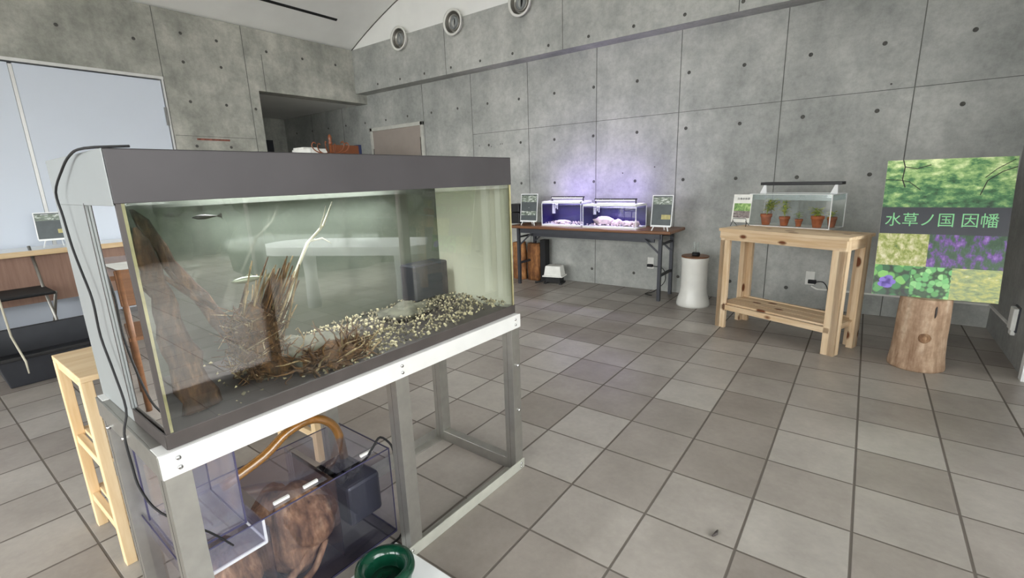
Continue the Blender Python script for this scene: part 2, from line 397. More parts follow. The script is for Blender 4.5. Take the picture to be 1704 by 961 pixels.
# nozzles on the gable
def nozzle(x, lab):
    e = empty('air_nozzle', (x, 3.534, 3.10), 0, lab, 'air vent', 'round air nozzles under the ceiling')
    T = Matrix.Rotation(PI/2, 4, 'X')
    MB().lathe([(.118, -.03), (.122, .03), (.14, .045), (.15, .05), (.15, .06), (.138, .062), (.122, .05)], n=40, cap=False, m=T).build('outer_ring', 'porc', e)
    MB().lathe([(.124, .052), (.112, .01), (.095, -.005), (.09, -.005)], n=36, cap=False, m=T).lathe([(.092, -.01), (.092, .03), (.08, .035), (.07, .0)], n=36, cap=False, m=T).build('cone', 'steel', e)
    T2 = Matrix.Translation((.006, 0, 0)) @ Matrix.Rotation(-.35, 4, 'Z') @ T
    MB().lathe([(.07, -.01), (.072, .035), (.062, .04), (.052, .0)], n=32, cap=False, m=T2).build('jet_barrel', 'hood_l', e)
    MB().lathe([(.056, .008), (.03, .009), (.001, .009)], n=28, cap=False, m=T2).build('throat', 'blackmat', e)
    MB().lathe([(.09, -.012), (.05, -.011), (.001, -.011)], n=28, cap=False, m=T).build('inner_plate', 'steel', e)
nozzle(-4.42, 'white-rimmed round air nozzle nearest the wall corner'); nozzle(-3.43, 'middle of the three white-rimmed round air nozzles'); nozzle(-2.43, 'white-rimmed round air nozzle furthest from the corner, cut by the top edge')

# door in back wall
e = bpy.data.objects.new('door_1', None); C.objects.link(e); struct(e)
b = MB(); x0, x1, zd = -5.49, -4.31, 2.06; f = .05
b.box(x0, x0+f, 3.70, 3.735, 0, zd); b.box(x1-f, x1, 3.70, 3.735, 0, zd); b.box(x0, x1, 3.70, 3.735, zd-f, zd); b.build('door_frame', 'frame_l', e, .003)
MB().box(x0+f, x1-f, 3.715, 3.73, .005, zd-f).build('door_leaf', 'doorp', e)
b = MB(); b.box(x1-f-.012, x1-f, 3.70, 3.715, 1.6, 1.85); b.box(x0+f, x0+f+.012, 3.70, 3.715, 1.55, 1.75); b.build('hinge', 'bolt', e)
e = bpy.data.objects.new('door_2', None); C.objects.link(e); struct(e)
MB().box(-8.0, -7.97, 2.7, 3.45, 0, 2.05).build('door_leaf', 'dgrey', e)

# white sliding partition in the left wall bay
e = bpy.data.objects.new('trim_3', None); C.objects.link(e); struct(e)
MB().box(XL-.12, XL+.004, 1.015, 1.03, 0, 2.435).box(XL-.12, XL+.012, YF, 1.03, 2.412, 2.44).build('panel_frame', 'alu', e)
for i, (a, b2, nm) in enumerate(((-.145, 1.005, 'white_panel'), (-1.4, -.175, 'white_panel'), (-2.65, -1.41, 'white_panel'), (-4.5, -2.66, 'white_panel'))):
    MB().box(XL-.06, XL-.012, a, b2, .28, 2.40).build(nm, 'panel', e, .002)
MB().box(XL-.10, XL-.065, -4.5, 1.01, .28, 2.41).build('backing', 'dgrey', e)
MB().box(XL-.05, XL-.01, -.173, -.147, .28, 2.39).build('batten', 'alu', e)
MB().box(XL-.005, XL+.01, .985, 1.012, 1.93, 2.12).build('latch', 'bolt', e)
MB().box(XL-.12, XL+.02, YF, 1.03, 0, .28).build('baseboard', 'panel', e)

# window walls
def window_wall(name, axis, a0, a1, p, nm):
    e = bpy.data.objects.new(name, None); C.objects.link(e); struct(e)
    b = MB(); k = round((a1-a0)/1.15)
    def bx(u0, u1, z0, z1, t=.03):
        if axis == 'y': b.box(p-t, p+t, u0, u1, z0, z1)
        else: b.box(u0, u1, p-t, p+t, z0, z1)
    bx(a0, a1, 0, .07); bx(a0, a1, 2.55, 2.62)
    for i in range(k+1): u = a0+(a1-a0)*i/k; bx(max(a0, u-.035), min(a1, u+.035), .07, 2.55)
    b.build('window_frame', nm, e)
    b = MB()
    if axis == 'y': b.add([(p, a0, .05), (p, a1, .05), (p, a1, 2.6), (p, a0, 2.6)], [(0, 1, 2, 3)])
    else: b.add([(a0, p, .05), (a1, p, .05), (a1, p, 2.6), (a0, p, 2.6)], [(0, 1, 2, 3)])
    b.build('window_pane', 'pane', e)
window_wall('window_1', 'y', YF+.02, 2.62, 1.80, 'frame'); window_wall('window_2', 'x', -5.3, 1.5, YF-.1, 'alu')
MB().box(1.672, 1.74, 2.56, 2.619, 0, 2.62).build('window_3', 'white')['kind'] = 'structure'
# outside
struct(MB().box(1.95, 14, -12, 12, -.12, -.02).box(-12, 1.95, -14, -4.9, -.12, -.02).build('terrace_floor', 'tile'))
b = MB()
for i in range(60): b.blob((9.0+rnd.uniform(-.4, .4), -9+i*.33, rnd.uniform(.2, .9)), (.55, .5, rnd.uniform(.5, .8)), 0, .4, i, 10, 7)
tag(b.build('green_hedge', 'hedge'), 'green hedge outside beyond the window glass', 'hedge', kind='stuff')
b = MB()  # tall hedge added out of view, cuts sky light near the corner
for i in range(70): b.blob((5.6+rnd.uniform(-.5, .5), 2.0+rnd.uniform(0, 7.5), rnd.uniform(.3, 3.6)), (.7, .6, rnd.uniform(.5, .8)), 0, .4, 100+i, 10, 7)
tag(b.build('sky_blocking_hedge', 'hedge'), 'tall dense hedge added outside to keep sky light off the wall corner', 'hedge', kind='stuff')
# white rounded-end table outside the glass (seen mirrored in the big tank)
e = empty('garden_table', (2.78, 1.55, 0), -.5, 'white round-ended table outside the window', 'table')
b = MB(); L2, r = 1.15, .36; pts = [(-L2/2+r*math.cos(t)-.0, r*math.sin(t)) for t in [PI/2+PI*i/16 for i in range(17)]]+[(L2/2+r*math.cos(t), r*math.sin(t)) for t in [-PI/2+PI*i/16 for i in range(17)]]
nn = len(pts); b.add([(x, y, .58) for x, y in pts]+[(x, y, .66) for x, y in pts], [tuple(range(nn-1, -1, -1)), tuple(range(nn, 2*nn))]+[(i, (i+1) % nn, nn+(i+1) % nn, nn+i) for i in range(nn)])
b.build('table_top', 'white', e)
for x in (-.5, .5): MB().lathe([(.07, -.02), (.06, .3), (.07, .58)], x, 0, 20).build('leg', 'white', e)

# ------------------------------------------------------------------ aquarium stand
SW, SL, SH = .493, 1.228, .696
e = empty('aquarium_stand', (-.267, -.928, 0), -.0237, 'bare metal frame stand with bright white top rail carrying the large aquarium', 'stand')
t = .05
for (x, y) in ((-t, 0), (-t, .60), (-t, SL-t), (-SW, 0), (-SW, .60), (-SW, SL-t)):
    b = MB(); x0, y0 = x, y
    b.box(x0, x0+t, y0, y0+t, .004, SH-.006)
    b.box(x0+t*.45, x0+t*.47, y0-.0006, y0, .0, SH-.06, 1); b.build('post', ['steel', 'band'], e, .002)
b = MB(); b.box(0, .005, -.003, SL+.004, SH-.055, SH).box(-t, .0, -.003, SL, SH-.006, SH); b.build('front_top_rail', 'alu', e, .001)
b = MB(); b.box(-SW-.005, -SW, 0, SL, SH-.055, SH).box(-SW, -SW+t, 0, SL, SH-.006, SH); b.build('rear_top_rail', 'alu', e, .001)
for y in (0, SL): 
    b = MB(); yy = -.005 if y == 0 else SL; b.box(-SW, -.002, yy, yy+.005, SH-.055, SH-.001).box(-SW, -t, (0 if y == 0 else SL-t), (t if y == 0 else SL), SH-.006, SH-.001); b.build('end_top_rail', 'steel', e, .001)
MB().box(0, .005, .58, SL+.004, .0, .042).box(-t, 0, .65, SL-t, .0, .006).build('front_bottom_rail', 'palesteel', e, .001)
MB().box(-SW-.005, -SW, 0, SL, .0, .045).box(-SW, -SW+.04, t, SL-t, .0, .006).build('rear_bottom_rail', 'steel', e, .001)
MB().box(-SW+t, -t, SL-t, SL-.01, .0, .05).build('cross_rail', 'steel', e, .002)
for y, z in ((.03, SH), (.625, SH), (SL-.03, SH)):
    for dz in (.016, .038): MB().tube([(.005, y, z-dz), (.0085, y, z-dz)], [.0055, .0045], 10).build('bolt', 'bolt', e)
for y in (.6, SL-.02):
    for dz in (.012, .028): MB().tube([(.005, y, dz), (.0085, y, dz)], [.0055, .0045], 10).build('bolt', 'bolt', e)
for z in (.48, .28): MB().tube([(0, SL-.02, z), (.008, SL-.02, z)], .006, 10).build('bolt', 'bolt', e)
for x, z in ((-.24, .66), (-.39, .64)): MB().tube([(x, -.005, z), (x, -.013, z)], .006, 10).build('bolt', 'bolt', e)

# ------------------------------------------------------------------ large aquarium
TW, TL, T0, TB, TT = .489, 1.206, 0.0, .511, .611
A = empty('large_aquarium', (-.279, -.904, SH), -.0151, 'large glass aquarium with grey metal hood on the metal stand', 'aquarium')
# hood and end panel
b = MB(); q = .004
b.box(0, q, -q, TL, TB, TT); b.box(-TW, -TW+q, 0, TL, TB, TT); b.box(-TW, 0, TL, TL+q, TB, TT); b.box(-TW, q, -q, TL, TT-.003, TT)
b.build('hood', 'hood', A, .001)
b = MB(); b.box(-TW, 0, -.006, -q, TB-.004, TT); b.box(-TW, -.215, -.006, 0, .0, TB-.004); b.build('end_panel', 'hood_l', A, .001)
b = MB(); b.box(-TW, .002, -.004, TL, 0.0, .006); b.box(-.004, .003, -.004, TL+.002, 0, .034); b.box(-TW, -TW+.004, 0, TL, 0, .034); b.box(-.215, .0, -.006, -.002, 0, .034); b.box(-TW, 0, TL, TL+.003, 0, .034)
b.build('bottom_band', 'band', A, .001)
MB().add([(0, 0, .034), (0, TL, .034), (0, TL, TB), (0, 0, TB)], [(0, 1, 2, 3)]).build('front_glass', 'tankfront', A)
MB().add([(-.213, 0, .034), (0, 0, .034), (0, 0, TB), (-.213, 0, TB)], [(0, 1, 2, 3)]).build('end_glass', 'tankend', A)
MB().box(-TW+.07, -TW+.072, 0, TL, .006, TB).build('rear_glass', 'tankback', A)
MB().add([(-TW, TL, .006), (0, TL, .006), (0, TL, TB), (-TW, TL, TB)], [(0, 1, 2, 3)]).build('far_glass', 'tankfar', A)
b = MB(); b.box(-.007, .001, -.002, .006, .034, TB, 0); b.box(-.006, -.001, .0065, .012, .034, TB, 1); b.build('corner_seal', ['band', 'edge'], A)
MB().box(-.216, -.213, -.0065, -.0055, .034, TB).build('corner_seal', 'band', A); MB().box(-.006, .0005, TL-.008, TL, .034, TB).build('corner_seal', 'edge', A)
MB().add([(-TW+.008, .004, TB-.012), (-.004, .004, TB-.012), (-.004, TL-.004, TB-.012), (-TW+.008, TL-.004, TB-.012)], [(0, 1, 2, 3)]).build('water_surface', 'water', A)
b = MB(); b.box(-.36, -.30, .25, .95, TB+.03, TB+.045, 0); b.box(-.355, -.305, .26, .94, TB+.028, TB+.030, 1); b.build('light_bar', ['black', 'led'], A)
l = bpy.data.lights.new('hood_glow', 'AREA'); l.shape = 'RECTANGLE'; l.size = .05; l.size_y = .68; l.energy = 5; l.color = (.95, .95, 1)
o = bpy.data.objects.new('hood_glow', l); C.objects.link(o); o.parent = A; o.location = (-.33, .6, TB+.025)
def TWp(x, y, z):  # aquarium-local to world
    return Matrix.Translation(A.location) @ Matrix.Rotation(-.0151, 4, 'Z') @ Vector((x, y, z))
def inside(name, mb, mats, label, cat, group=None, kind=None):
    o = mb.build(name, mats); o.location = A.location; o.rotation_euler = (0, 0, -.0151); return tag(o, label, cat, group, kind)
# gravel
b = MB(); R = random.Random(3)
b.box(-TW+.01, -.006, .01, TL-.006, .006, .02, 1)
cols = 4
for i in range(2600):
    y = R.uniform(.02, TL-.02); 
    if y < .36 and R.random() < .93: continue
    x = -R.uniform(.012, TW-.02); h = .018+.022*min(1, max(0, (y-.38)/.3))
    if y > .95: h += .01
    rr = R.uniform(.004, .0085); sd = R.random()*100
    m = Matrix.Translation((x, y, h+R.uniform(-.004, .006))) @ Euler((R.uniform(0, 6), R.uniform(0, 6), R.uniform(0, 6))).to_matrix().to_4x4()
    vs = [m @ Vector((a*rr*R.uniform(.7, 1.2), b3*rr*R.uniform(.7, 1.2), c3*rr*.6)) for a, b3, c3 in ((1, 0, 0), (0, 1, 0), (-1, 0, 0), (0, -1, 0), (.2, .1, 1), (-.1, 0, -1))]
    b.add(vs, [(0, 1, 4), (1, 2, 4), (2, 3, 4), (3, 0, 4), (1, 0, 5), (2, 1, 5), (3, 2, 5), (0, 3, 5)], 2+R.choice([0, 0, 1, 1, 2, 3]))
for k, cc in enumerate([(168, 158, 128), (122, 114, 92), (190, 178, 142), (78, 72, 60)]): M['gr%d' % k] = plain('gravel_tone_%d' % k, cc, .7)
inside('gravel_bed', b, ['band', 'band', 'gr0', 'gr1', 'gr2', 'gr3'], 'loose mixed gravel covering the bottom of the large aquarium', 'gravel', kind='stuff')
# bark slabs
def slab(p, q, w, th, seed, taper=.6, bend=.02):
    R = random.Random(seed); p, q = Vector(p), Vector(q); d = (q-p); L = d.length; d.normalize(); sd = Vector((0, 1, 0)) - d*d.y; sd.normalize(); nn = d.cross(sd)
    vs = []; fs = []; n = 14; k = 8
    for i in range(n+1):
        t = i/n; cpt = p+d*L*t+nn*bend*math.sin(t*PI)+sd*R.uniform(-.006, .006)
        ww = w*(1-(1-taper)*t)*(1+R.uniform(-.12, .12)); tt = th*(1-.4*t)
        if i == n: ww *= .25; tt *= .4
        for j in range(k): a = 2*PI*j/k; vs.append(cpt+sd*ww/2*math.cos(a)+nn*tt/2*math.sin(a)*(1+R.uniform(-.3, .3)))
    for i in range(n):
        for j in range(k): fs.append((i*k+j, i*k+(j+1) % k, (i+1)*k+(j+1) % k, (i+1)*k+j))
    fs += [tuple(range(k-1, -1, -1)), tuple(n*k+j for j in range(k))]
    return MB().add(vs, fs, 0, True)
inside('bark_slab', slab((-.10, .105, .02), (-.10, .05, .46), .085, .02, 1, .35, .03), 'drift', 'tall dark bark slab leaning by the near glass corner', 'driftwood')
inside('bark_slab', slab((-.20, .30, .02), (-.33, .10, .49), .05, .018, 2, .6, .03), 'drift', 'slender red-brown bark strip leaning up to the waterline', 'driftwood')
b = MB(); b.tube([(-.16, .16, .26), (-.15, .10, .33), (-.15, .05, .38)], [.007, .006, .003], 6); b.tube([(-.17, .19, .24), (-.16, .13, .30), (-.155, .10, .36)], [.007, .006, .004], 6)
inside('dark_sticks', b, 'drift', 'pair of short dark sticks between the bark slabs', 'driftwood')
# twig bundle
b = MB(); R = random.Random(5)
for i in range(60):
    y0 = .30+R.gauss(0, .025); x0 = -.20+R.gauss(0, .03); z1 = R.uniform(.10, .17)
    le = R.uniform(.10, .2); dy = R.uniform(.25, .75); dx = R.uniform(-.25, .25)
    p0 = Vector((x0, y0, z1)); d = Vector((dx, dy, 1)).normalized()
    b.tube([p0, p0+d*le*.6, p0+d*le], [.0035, .003, .0018], 5, 1 if R.random() < .45 else 0)
b.blob((-.19, .29, .12), (.055, .06, .10), 0, .12, 4, 22, 16); b.blob((-.19, .31, .05), (.07, .07, .045), 0, .15, 6, 22, 14)
for i in range(420):
    a = R.uniform(0, 6.28); z = R.uniform(.02, .2); r = .06; x, y = -.19+r*math.cos(a), .285+r*math.sin(a)
    p0 = Vector((x, y, z)); b.tube([p0, p0+Vector((R.uniform(-.02, .02), R.uniform(-.03, .03), R.uniform(-.01, .03))), p0+Vector((R.uniform(-.04, .04), R.uniform(-.05, .05), R.uniform(-.02, .05)))], [.0022, .0016, .0008], 4, R.choice([0, 0, 0, 0, 1]))
inside('twig_bundle', b, ['root', 'twig'], 'upright bundle of broken brown twigs in root mass', 'driftwood')
# root tangle
b = MB()
for i in range(170):
    p0 = Vector((-R.uniform(.05, .2), R.uniform(.33, .56), .02+R.random()*.03)); pts = [p0]
    d = Vector((R.uniform(-1, 1), R.uniform(-1, 1), R.uniform(-.1, .6))).normalized()
    for k in range(5):
        d = (d+Vector((R.uniform(-.6, .6), R.uniform(-.6, .6), R.uniform(-.45, .35)))).normalized(); nx = pts[-1]+d*.022
        nx.z = max(.02, min(.12, nx.z)); nx.x = max(-.3, min(-.012, nx.x)); pts.append(nx)
    b.tube(pts, [.004, .0035, .003, .0022, .0015, .0008], 5, R.choice([0, 0, 0, 1]))
b.blob((-.13, .45, .035), (.08, .10, .028), 0, .4, 8, 22, 12)
inside('root_tangle', b, ['root', 'twig'], 'low tangle of fine roots beside the gravel', 'driftwood')
# pale branch
b = MB(); b.tube([(-.25, .37, .10), (-.25, .41, .18), (-.25, .44, .26), (-.25, .50, .36), (-.25, .56, .41), (-.25, .60, .48)], [.004, .0045, .005, .005, .0035, .002], 6)
b.tube([(-.25, .51, .365), (-.25, .55, .37), (-.25, .58, .35)], [.003, .0025, .001], 5); b.tube([(-.25, .545, .395), (-.24, .56, .44), (-.24, .57, .47)], [.003, .002, .001], 5)
inside('pale_branch', b, 'palet', 'thin pale forked branch rising to the waterline', 'branch')
b = MB(); b.blob((-.22, .40, .045), (.10, .13, .04), 0, .3, 12, 20, 12); inside('driftwood_log', b, 'stoned', 'grey corrugated driftwood log lying behind roots', 'driftwood')
b = MB(); b.blob((-.30, .90, .04), (.07, .13, .024), 0, .35, 13, 20, 12); inside('flat_stone', b, 'stoned', 'flat grey stone half buried at the far end', 'stone')
b = MB(); b.box(-.44, -.33, .98, 1.17, .05, .20); inside('filter_sponge', b, 'dgrey', 'dark grey filter block by the far glass', 'filter').modifiers.new('bevel', 'BEVEL').width = .006
# fish
b = MB(); pts = []; rs = []
for i in range(9): t = i/8; pts.append((-.22, .255+.085*t, .288)); rs.append(.001+.0085*math.sin(PI*min(1, t*1.05+.0))**.8 if t < .95 else .002)
b.tube(pts, rs, 10); b.add([(-.22, .342, .288), (-.22, .362, .297), (-.22, .357, .288), (-.22, .362, .279)], [(0, 1, 2), (0, 2, 3)]); b.add([(-.22, .29, .295), (-.22, .305, .305), (-.22, .315, .295)], [(0, 1, 2)])
inside('silver_fish', b, 'silver', 'slim silver fish swimming mid-water', 'fish')
b = MB(); pts = [(-.3, .22+.06*i/6, .46) for i in range(7)]; b.tube(pts, [.001, .005, .0065, .0065, .005, .003, .001], 8); b.add([(-.3, .278, .46), (-.3, .292, .468), (-.3, .292, .452)], [(0, 1, 2)])
inside('dark_fish', b, 'band', 'small dark fish near the waterline', 'fish')
# cord over the tank end
pts = [(-.30, -.86, 1.313), (-.356, -.915, 1.311), (-.457, -.918, 1.303), (-.543, -.920, 1.275), (-.628, -.922, 1.232), (-.628, -.92, 1.178), (-.613, -.92, 1.11), (-.583, -.92, 1.057), (-.545, -.92, .991), (-.551, -.92, .903), (-.509, -.92, .824), (-.453, -.925, .749), (-.434, -.942, .70), (-.432, -.942, .62), (-.41, -.942, .57), (-.34, -.93, .53), (-.30, -.86, .45), (-.36, -.80, .34)]
def smooth(pts, k=4):
    P = [Vector(p) for p in pts]; out = []
    for i in range(len(P)-1):
        p0, p1, p2, p3 = P[max(i-1, 0)], P[i], P[i+1], P[min(i+2, len(P)-1)]
        for j in range(k):
            t = j/k; out.append(.5*((2*p1)+(-p0+p2)*t+(2*p0-5*p1+4*p2-p3)*t*t+(-p0+3*p1-3*p2+p3)*t**3))
    return out+[P[-1]]
tag(MB().tube(smooth(pts), .0025, 8).build('power_cord', 'blackmat'), 'black power cord hanging down the end of the large aquarium', 'cord')

# ------------------------------------------------------------------ sump under the stand
S = empty('sump_tank', (-.72, -.895, 0), -.02, 'bluish clear acrylic sump tank on the floor under the stand', 'tank')
sw, sl, sh = .315, .625, .335
def thinbox(b, x0, x1, y0, y1, z0, z1):
    b.add([(x0, y0, z0), (x1, y0, z0), (x1, y0, z1), (x0, y0, z1)], [(0, 1, 2, 3)]); b.add([(x1, y0, z0), (x1, y1, z0), (x1, y1, z1), (x1, y0, z1)], [(0, 1, 2, 3)])
    b.add([(x0, y1, z0), (x1, y1, z0), (x1, y1, z1), (x0, y1, z1)], [(0, 1, 2, 3)]); b.add([(x0, y0, z0), (x0, y1, z0), (x0, y1, z1), (x0, y0, z1)], [(0, 1, 2, 3)])
    return b
b = thinbox(MB(), 0, sw, 0, sl, .004, sh); b.add([(0, 0, .006), (sw, 0, .006), (sw, sl, .006), (0, sl, .006)], [(0, 1, 2, 3)]); b.build('tank_wall', 'acryl', S)
b = MB(); g = .003
for x in (0, sw): b.box(x-g/2, x+g/2, 0, sl, sh-.003, sh)
for y in (0, sl): b.box(0, sw, y-g/2, y+g/2, sh-.004, sh)
for x in (0, sw):
    for y in (0, sl): b.box(x-g/2, x+g/2, y-g/2, y+g/2, .004, sh)
b.box(0, sw, sl-.002, sl+.002, 0, .006); b.box(sw-.002, sw+.002, 0, sl, 0, .006); b.build('edge_trim', 'acedge', S)
b = MB(); b.add([(.01, .22, sh+.003), (sw-.01, .22, sh+.003), (sw-.01, .40, sh+.003), (.01, .40, sh+.003)], [(0, 1, 2, 3)]); b.build('lid', 'acryl_l', S)
b = MB(); b.add([(.01, .43, sh+.004), (sw-.01, .43, sh+.004), (sw-.01, .61, sh+.004), (.01, .61, sh+.004)], [(0, 1, 2, 3)]); b.build('lid', 'acryl_l', S)
for y in (.24, .33, .53): MB().box(sw-.03, sw-.022, y, y+.045, sh+.004, sh+.012).build('lid_handle', 'paper', S)
MB().box(.0, sw, .205, .209, .006, .30).build('baffle', 'acryl', S); MB().box(0, sw, .415, .419, .05, .33).build('baffle', 'acryl', S)
# raised filter box and tray
F_ = empty('filter_box', (-.66, -.89, sh+.002), -.02, 'upright blue tinted acrylic box on the near end of the sump', 'box')
thinbox(MB(), 0, .235, 0, .155, 0, .24).build('box_wall', 'acryl_l', F_)
b = MB()
for x in (0, .235):
    for y in (0, .155): b.box(x-.002, x+.002, y-.002, y+.002, 0, .24)
b.box(0, .235, .153, .157, 0, .004); b.box(.233, .237, 0, .155, 0, .004); b.build('edge_trim', 'acedge', F_)
T_ = empty('drip_tray', (-.70, -.885, .255), -.02, 'shallow frosted plastic tray hanging inside the sump', 'tray')
thinbox(MB(), 0, .285, 0, .19, 0, .07).add([(0, 0, 0), (.285, 0, 0), (.285, .19, 0), (0, .19, 0)], [(0, 1, 2, 3)]).build('tray_wall', 'acryl_l', T_)
b = MB(); b.box(.283, .289, 0, .19, -.004, .004); b.box(0, .287, .188, .192, -.004, .004); b.box(.283, .289, .186, .192, 0, .07); b.build('rim', 'paper', T_)
o = MB().blob((-.55, -.785, .12), (.125, .09, .122), 0, .22, 21, 28, 20).build('wood_burl', 'burl'); tag(o, 'brown gnarled wood burl under the tray in the sump', 'driftwood')
b = MB().blob((-.55, -.57, .15), (.125, .11, .145), 0, .25, 23, 30, 22); o = b.build('wood_burl', 'burl'); tag(o, 'dark brown gnarled driftwood in the middle of the sump', 'driftwood')
b = MB(); b.tube(smooth([(-.47, -.66, .02), (-.45, -.60, .08), (-.44, -.54, .13), (-.45, -.50, .15)]), .014, 8); b.tube(smooth([(-.44, -.62, .02), (-.43, -.57, .05), (-.435, -.52, .12)]), .010, 8)
tag(b.build('driftwood_root', 'burl'), 'curved pale brown root against the sump front', 'driftwood')
b = MB(); b.box(-.64, -.425, -.43, -.30, .10, .25); o = b.build('return_pump', 'dgrey', None, .012); tag(o, 'dark box shaped pump in the far end of the sump', 'pump')
b = MB(); R = random.Random(4)
for i in range(14): b.blob((-.52+R.uniform(-.06, .06), -.39+R.uniform(-.04, .04), .27+R.uniform(-.02, .015)), (.022, .022, .016), 0, .4, i, 8, 6)
tag(b.build('sponge_clump', 'blackmat'), 'ragged black sponge clump on the pump', 'sponge')
tag(MB().tube(smooth([(-.62, -.72, .352), (-.61, -.593, .392), (-.61, -.508, .436), (-.61, -.421, .444), (-.60, -.363, .41), (-.60, -.331, .34), (-.60, -.32, .2)]), .015, 12).build('amber_hose', 'hose'), 'thick amber tube arching over the sump lids', 'hose')
tag(MB().tube(smooth([(-.50, -.40, .27), (-.43, -.36, .31), (-.405, -.33, .36), (-.40, -.30, .385), (-.385, -.27, .345), (-.375, -.268, .30), (-.37, -.27, .26)]), .004, 8).build('pump_cord', 'blackmat'), 'black pump cord looped over the sump rim', 'cord')
tag(MB().tube(smooth([(-.40, -.235, .012), (-.35, -.30, .008), (-.36, -.38, .006), (-.37, -.46, .006)]), .004, 8).build('floor_cord', 'blackmat'), 'short black cord on the floor behind the green dish', 'cord')

# white board and green dish on the floor
o = MB().box(-.335, .15, -.95, -.327, .001, .018).build('white_board', 'white', None, .002); o.rotation_euler = (0, 0, 0); tag(o, 'white flat board on the floor under the green dish', 'board')
e = empty('green_dish', (-.19, -.48, .018), 0, 'round dark green glazed dish with thick rolled rim', 'dish')
MB().lathe([(.03, .0), (.06, .002), (.075, .05), (.078, .075), (.088, .088), (.086, .102), (.072, .108), (.058, .10), (.052, .088), (.05, .06), (.045, .05), (.02, .048), (.001, .048)], n=48, cap=False).build('dish_body', 'green_pot', e)
MB().lathe([(.0, .052), (.03, .054), (.047, .056), (.049, .052)], n=40, cap=False).build('dish_floor', 'green_pot', e)

# ------------------------------------------------------------------ folding table on the back wall
e = empty('folding_table', (-2.48, 3.215, 0), 0, 'long folding table with brown top and dark steel legs against the wall', 'table')
tl, td, th = 1.89, .46, .70
MB().box(0, tl, 0, td, th-.03, th).build('table_top', 'brown', e, .01)
MB().box(.12, tl-.12, .06, .085, th-.085, th-.03).box(.12, tl-.12, td-.09, td-.06, th-.085, th-.03).build('apron_rail', 'dgrey', e)
MB().box(.22, tl-.2, .14, .16, th-.13, th-.08).build('shelf_bar', 'dgrey', e)
for x in (.08, tl-.12):
    for y in (.09, td-.03): MB().box(x-.016, x+.016, y-.016, y+.016, 0, th-.03).build('leg', 'dgrey', e)
    MB().box(x-.01, x+.01, .09, td-.03, .24, .265).build('leg_brace', 'dgrey', e); MB().box(x-.01, x+.01, .09, td-.03, .55, .57).build('leg_brace', 'dgrey', e)
    sgn = 1 if x < 1 else -1
    for y in (.1, td-.05): MB().bar((x, y, .46), (x+sgn*.22, y, th-.05), .01, .016).build('strut', 'dgrey', e)
# small aquariums
def small_tank(loc, rz, L, D, Hh, label, rim=.02):
    e = empty('small_aquarium', loc, rz, label, 'aquarium')
    thinbox(MB(), .003, L-.003, .003, D-.003, .02, Hh-.01).build('glass_wall', 'clear', e)
    b = MB(); b.box(0, L, 0, D, 0, .018)
    for x in (0, L-.006):
        for y in (0, D-.006): b.box(x, x+.006, y, y+.006, .018, Hh-.015)
    b.build('base_frame', 'white', e)
    b = MB(); b.box(0, L, 0, .008, Hh-.022, Hh); b.box(0, L, D-.008, D, Hh-.022, Hh); b.box(0, .008, 0, D, Hh-.022, Hh); b.box(L-.008, L, 0, D, Hh-.022, Hh); b.build('top_frame', 'white', e)
    MB().box(.006, L-.006, D-.012, D-.008, .02, Hh-.02).build('rear_backing', 'inky', e)
    MB().box(.008, .011, .01, D-.012, .02, Hh-.02).build('side_backing', 'inky', e)
    MB().add([(.006, .006, Hh-.035), (L-.006, .006, Hh-.035), (L-.006, D-.013, Hh-.035), (.006, D-.013, Hh-.035)], [(0, 1, 2, 3)]).build('water_surface', 'water', e)
    b = MB(); b.box(.012, .035, D-.05, D-.015, .12, Hh-.03); b.box(.05, .058, D-.04, D-.03, Hh-.09, Hh-.02); b.box(.07, .078, D-.04, D-.03, Hh-.10, Hh-.02); b.build('filter', 'white', e)
    return e
def lampbar(loc, rz, L, label, violet=True, power=2.0, aim=True):
    e = empty('aquarium_lamp', loc, rz, label, 'lamp')
    b = MB(); b.box(0, L, 0, .055, .0, .014); b.build('lamp_housing', 'black', e, .003)
    MB().box(.01, L-.01, .006, .049, -.002, 0).build('led_strip', 'ledv' if violet else 'led', e)
    for x in (.0, L-.01): MB().box(x, x+.01, .02, .035, -.035, 0).box(x-.012, x+.02, .01, .045, -.037, -.033).build('lamp_foot', 'black', e)
    l = bpy.data.lights.new('led_glow', 'AREA'); l.shape = 'RECTANGLE'; l.size = L*.9; l.size_y = .03; l.energy = power; l.color = (.45, .32, 1)
    o = bpy.data.objects.new('led_glow', l); C.objects.link(o); o.parent = e; o.location = (L/2, .06, .016); o.rotation_euler = (PI-.55, 0, 0)
    l = bpy.data.lights.new('led_beam', 'AREA'); l.shape = 'RECTANGLE'; l.size = L*.9; l.size_y = .05; l.energy = 1.6; l.color = (.70, .60, 1)
    o = bpy.data.objects.new('led_beam', l); C.objects.link(o); o.parent = e; o.location = (L/2, .028, -.006)
    return e
small_tank((-2.09, 3.33, .70), .0, .50, .26, .27, 'taller small lit aquarium on the brown folding table')
small_tank((-1.555, 3.30, .70), -.03, .60, .26, .245, 'longer lower lit aquarium on the brown folding table')
lampbar((-2.02, 3.42, 1.006), 0, .40, 'slim lamp bar over the taller small aquarium', True, 1.1)
lampbar((-1.47, 3.40, .982), -.03, .46, 'slim lamp bar over the longer low aquarium', True, 1.1)
def pebbles(name, x0, x1, y0, y1, z, label, seed):
    b = MB(); R = random.Random(seed)
    for i in range(160): b.blob((R.uniform(x0, x1), R.uniform(y0, y1), z+R.uniform(0, .012)), (.011, .009, .006), R.choice([0, 0, 1]), .3, i, 6, 4)
    tag(b.build(name, ['stonew', 'dgrey']), label, 'pebbles', kind='stuff')
pebbles('pebble_bed', -2.07, -1.61, 3.35, 3.57, .724, 'pale pebble bed in the taller small aquarium', 1)
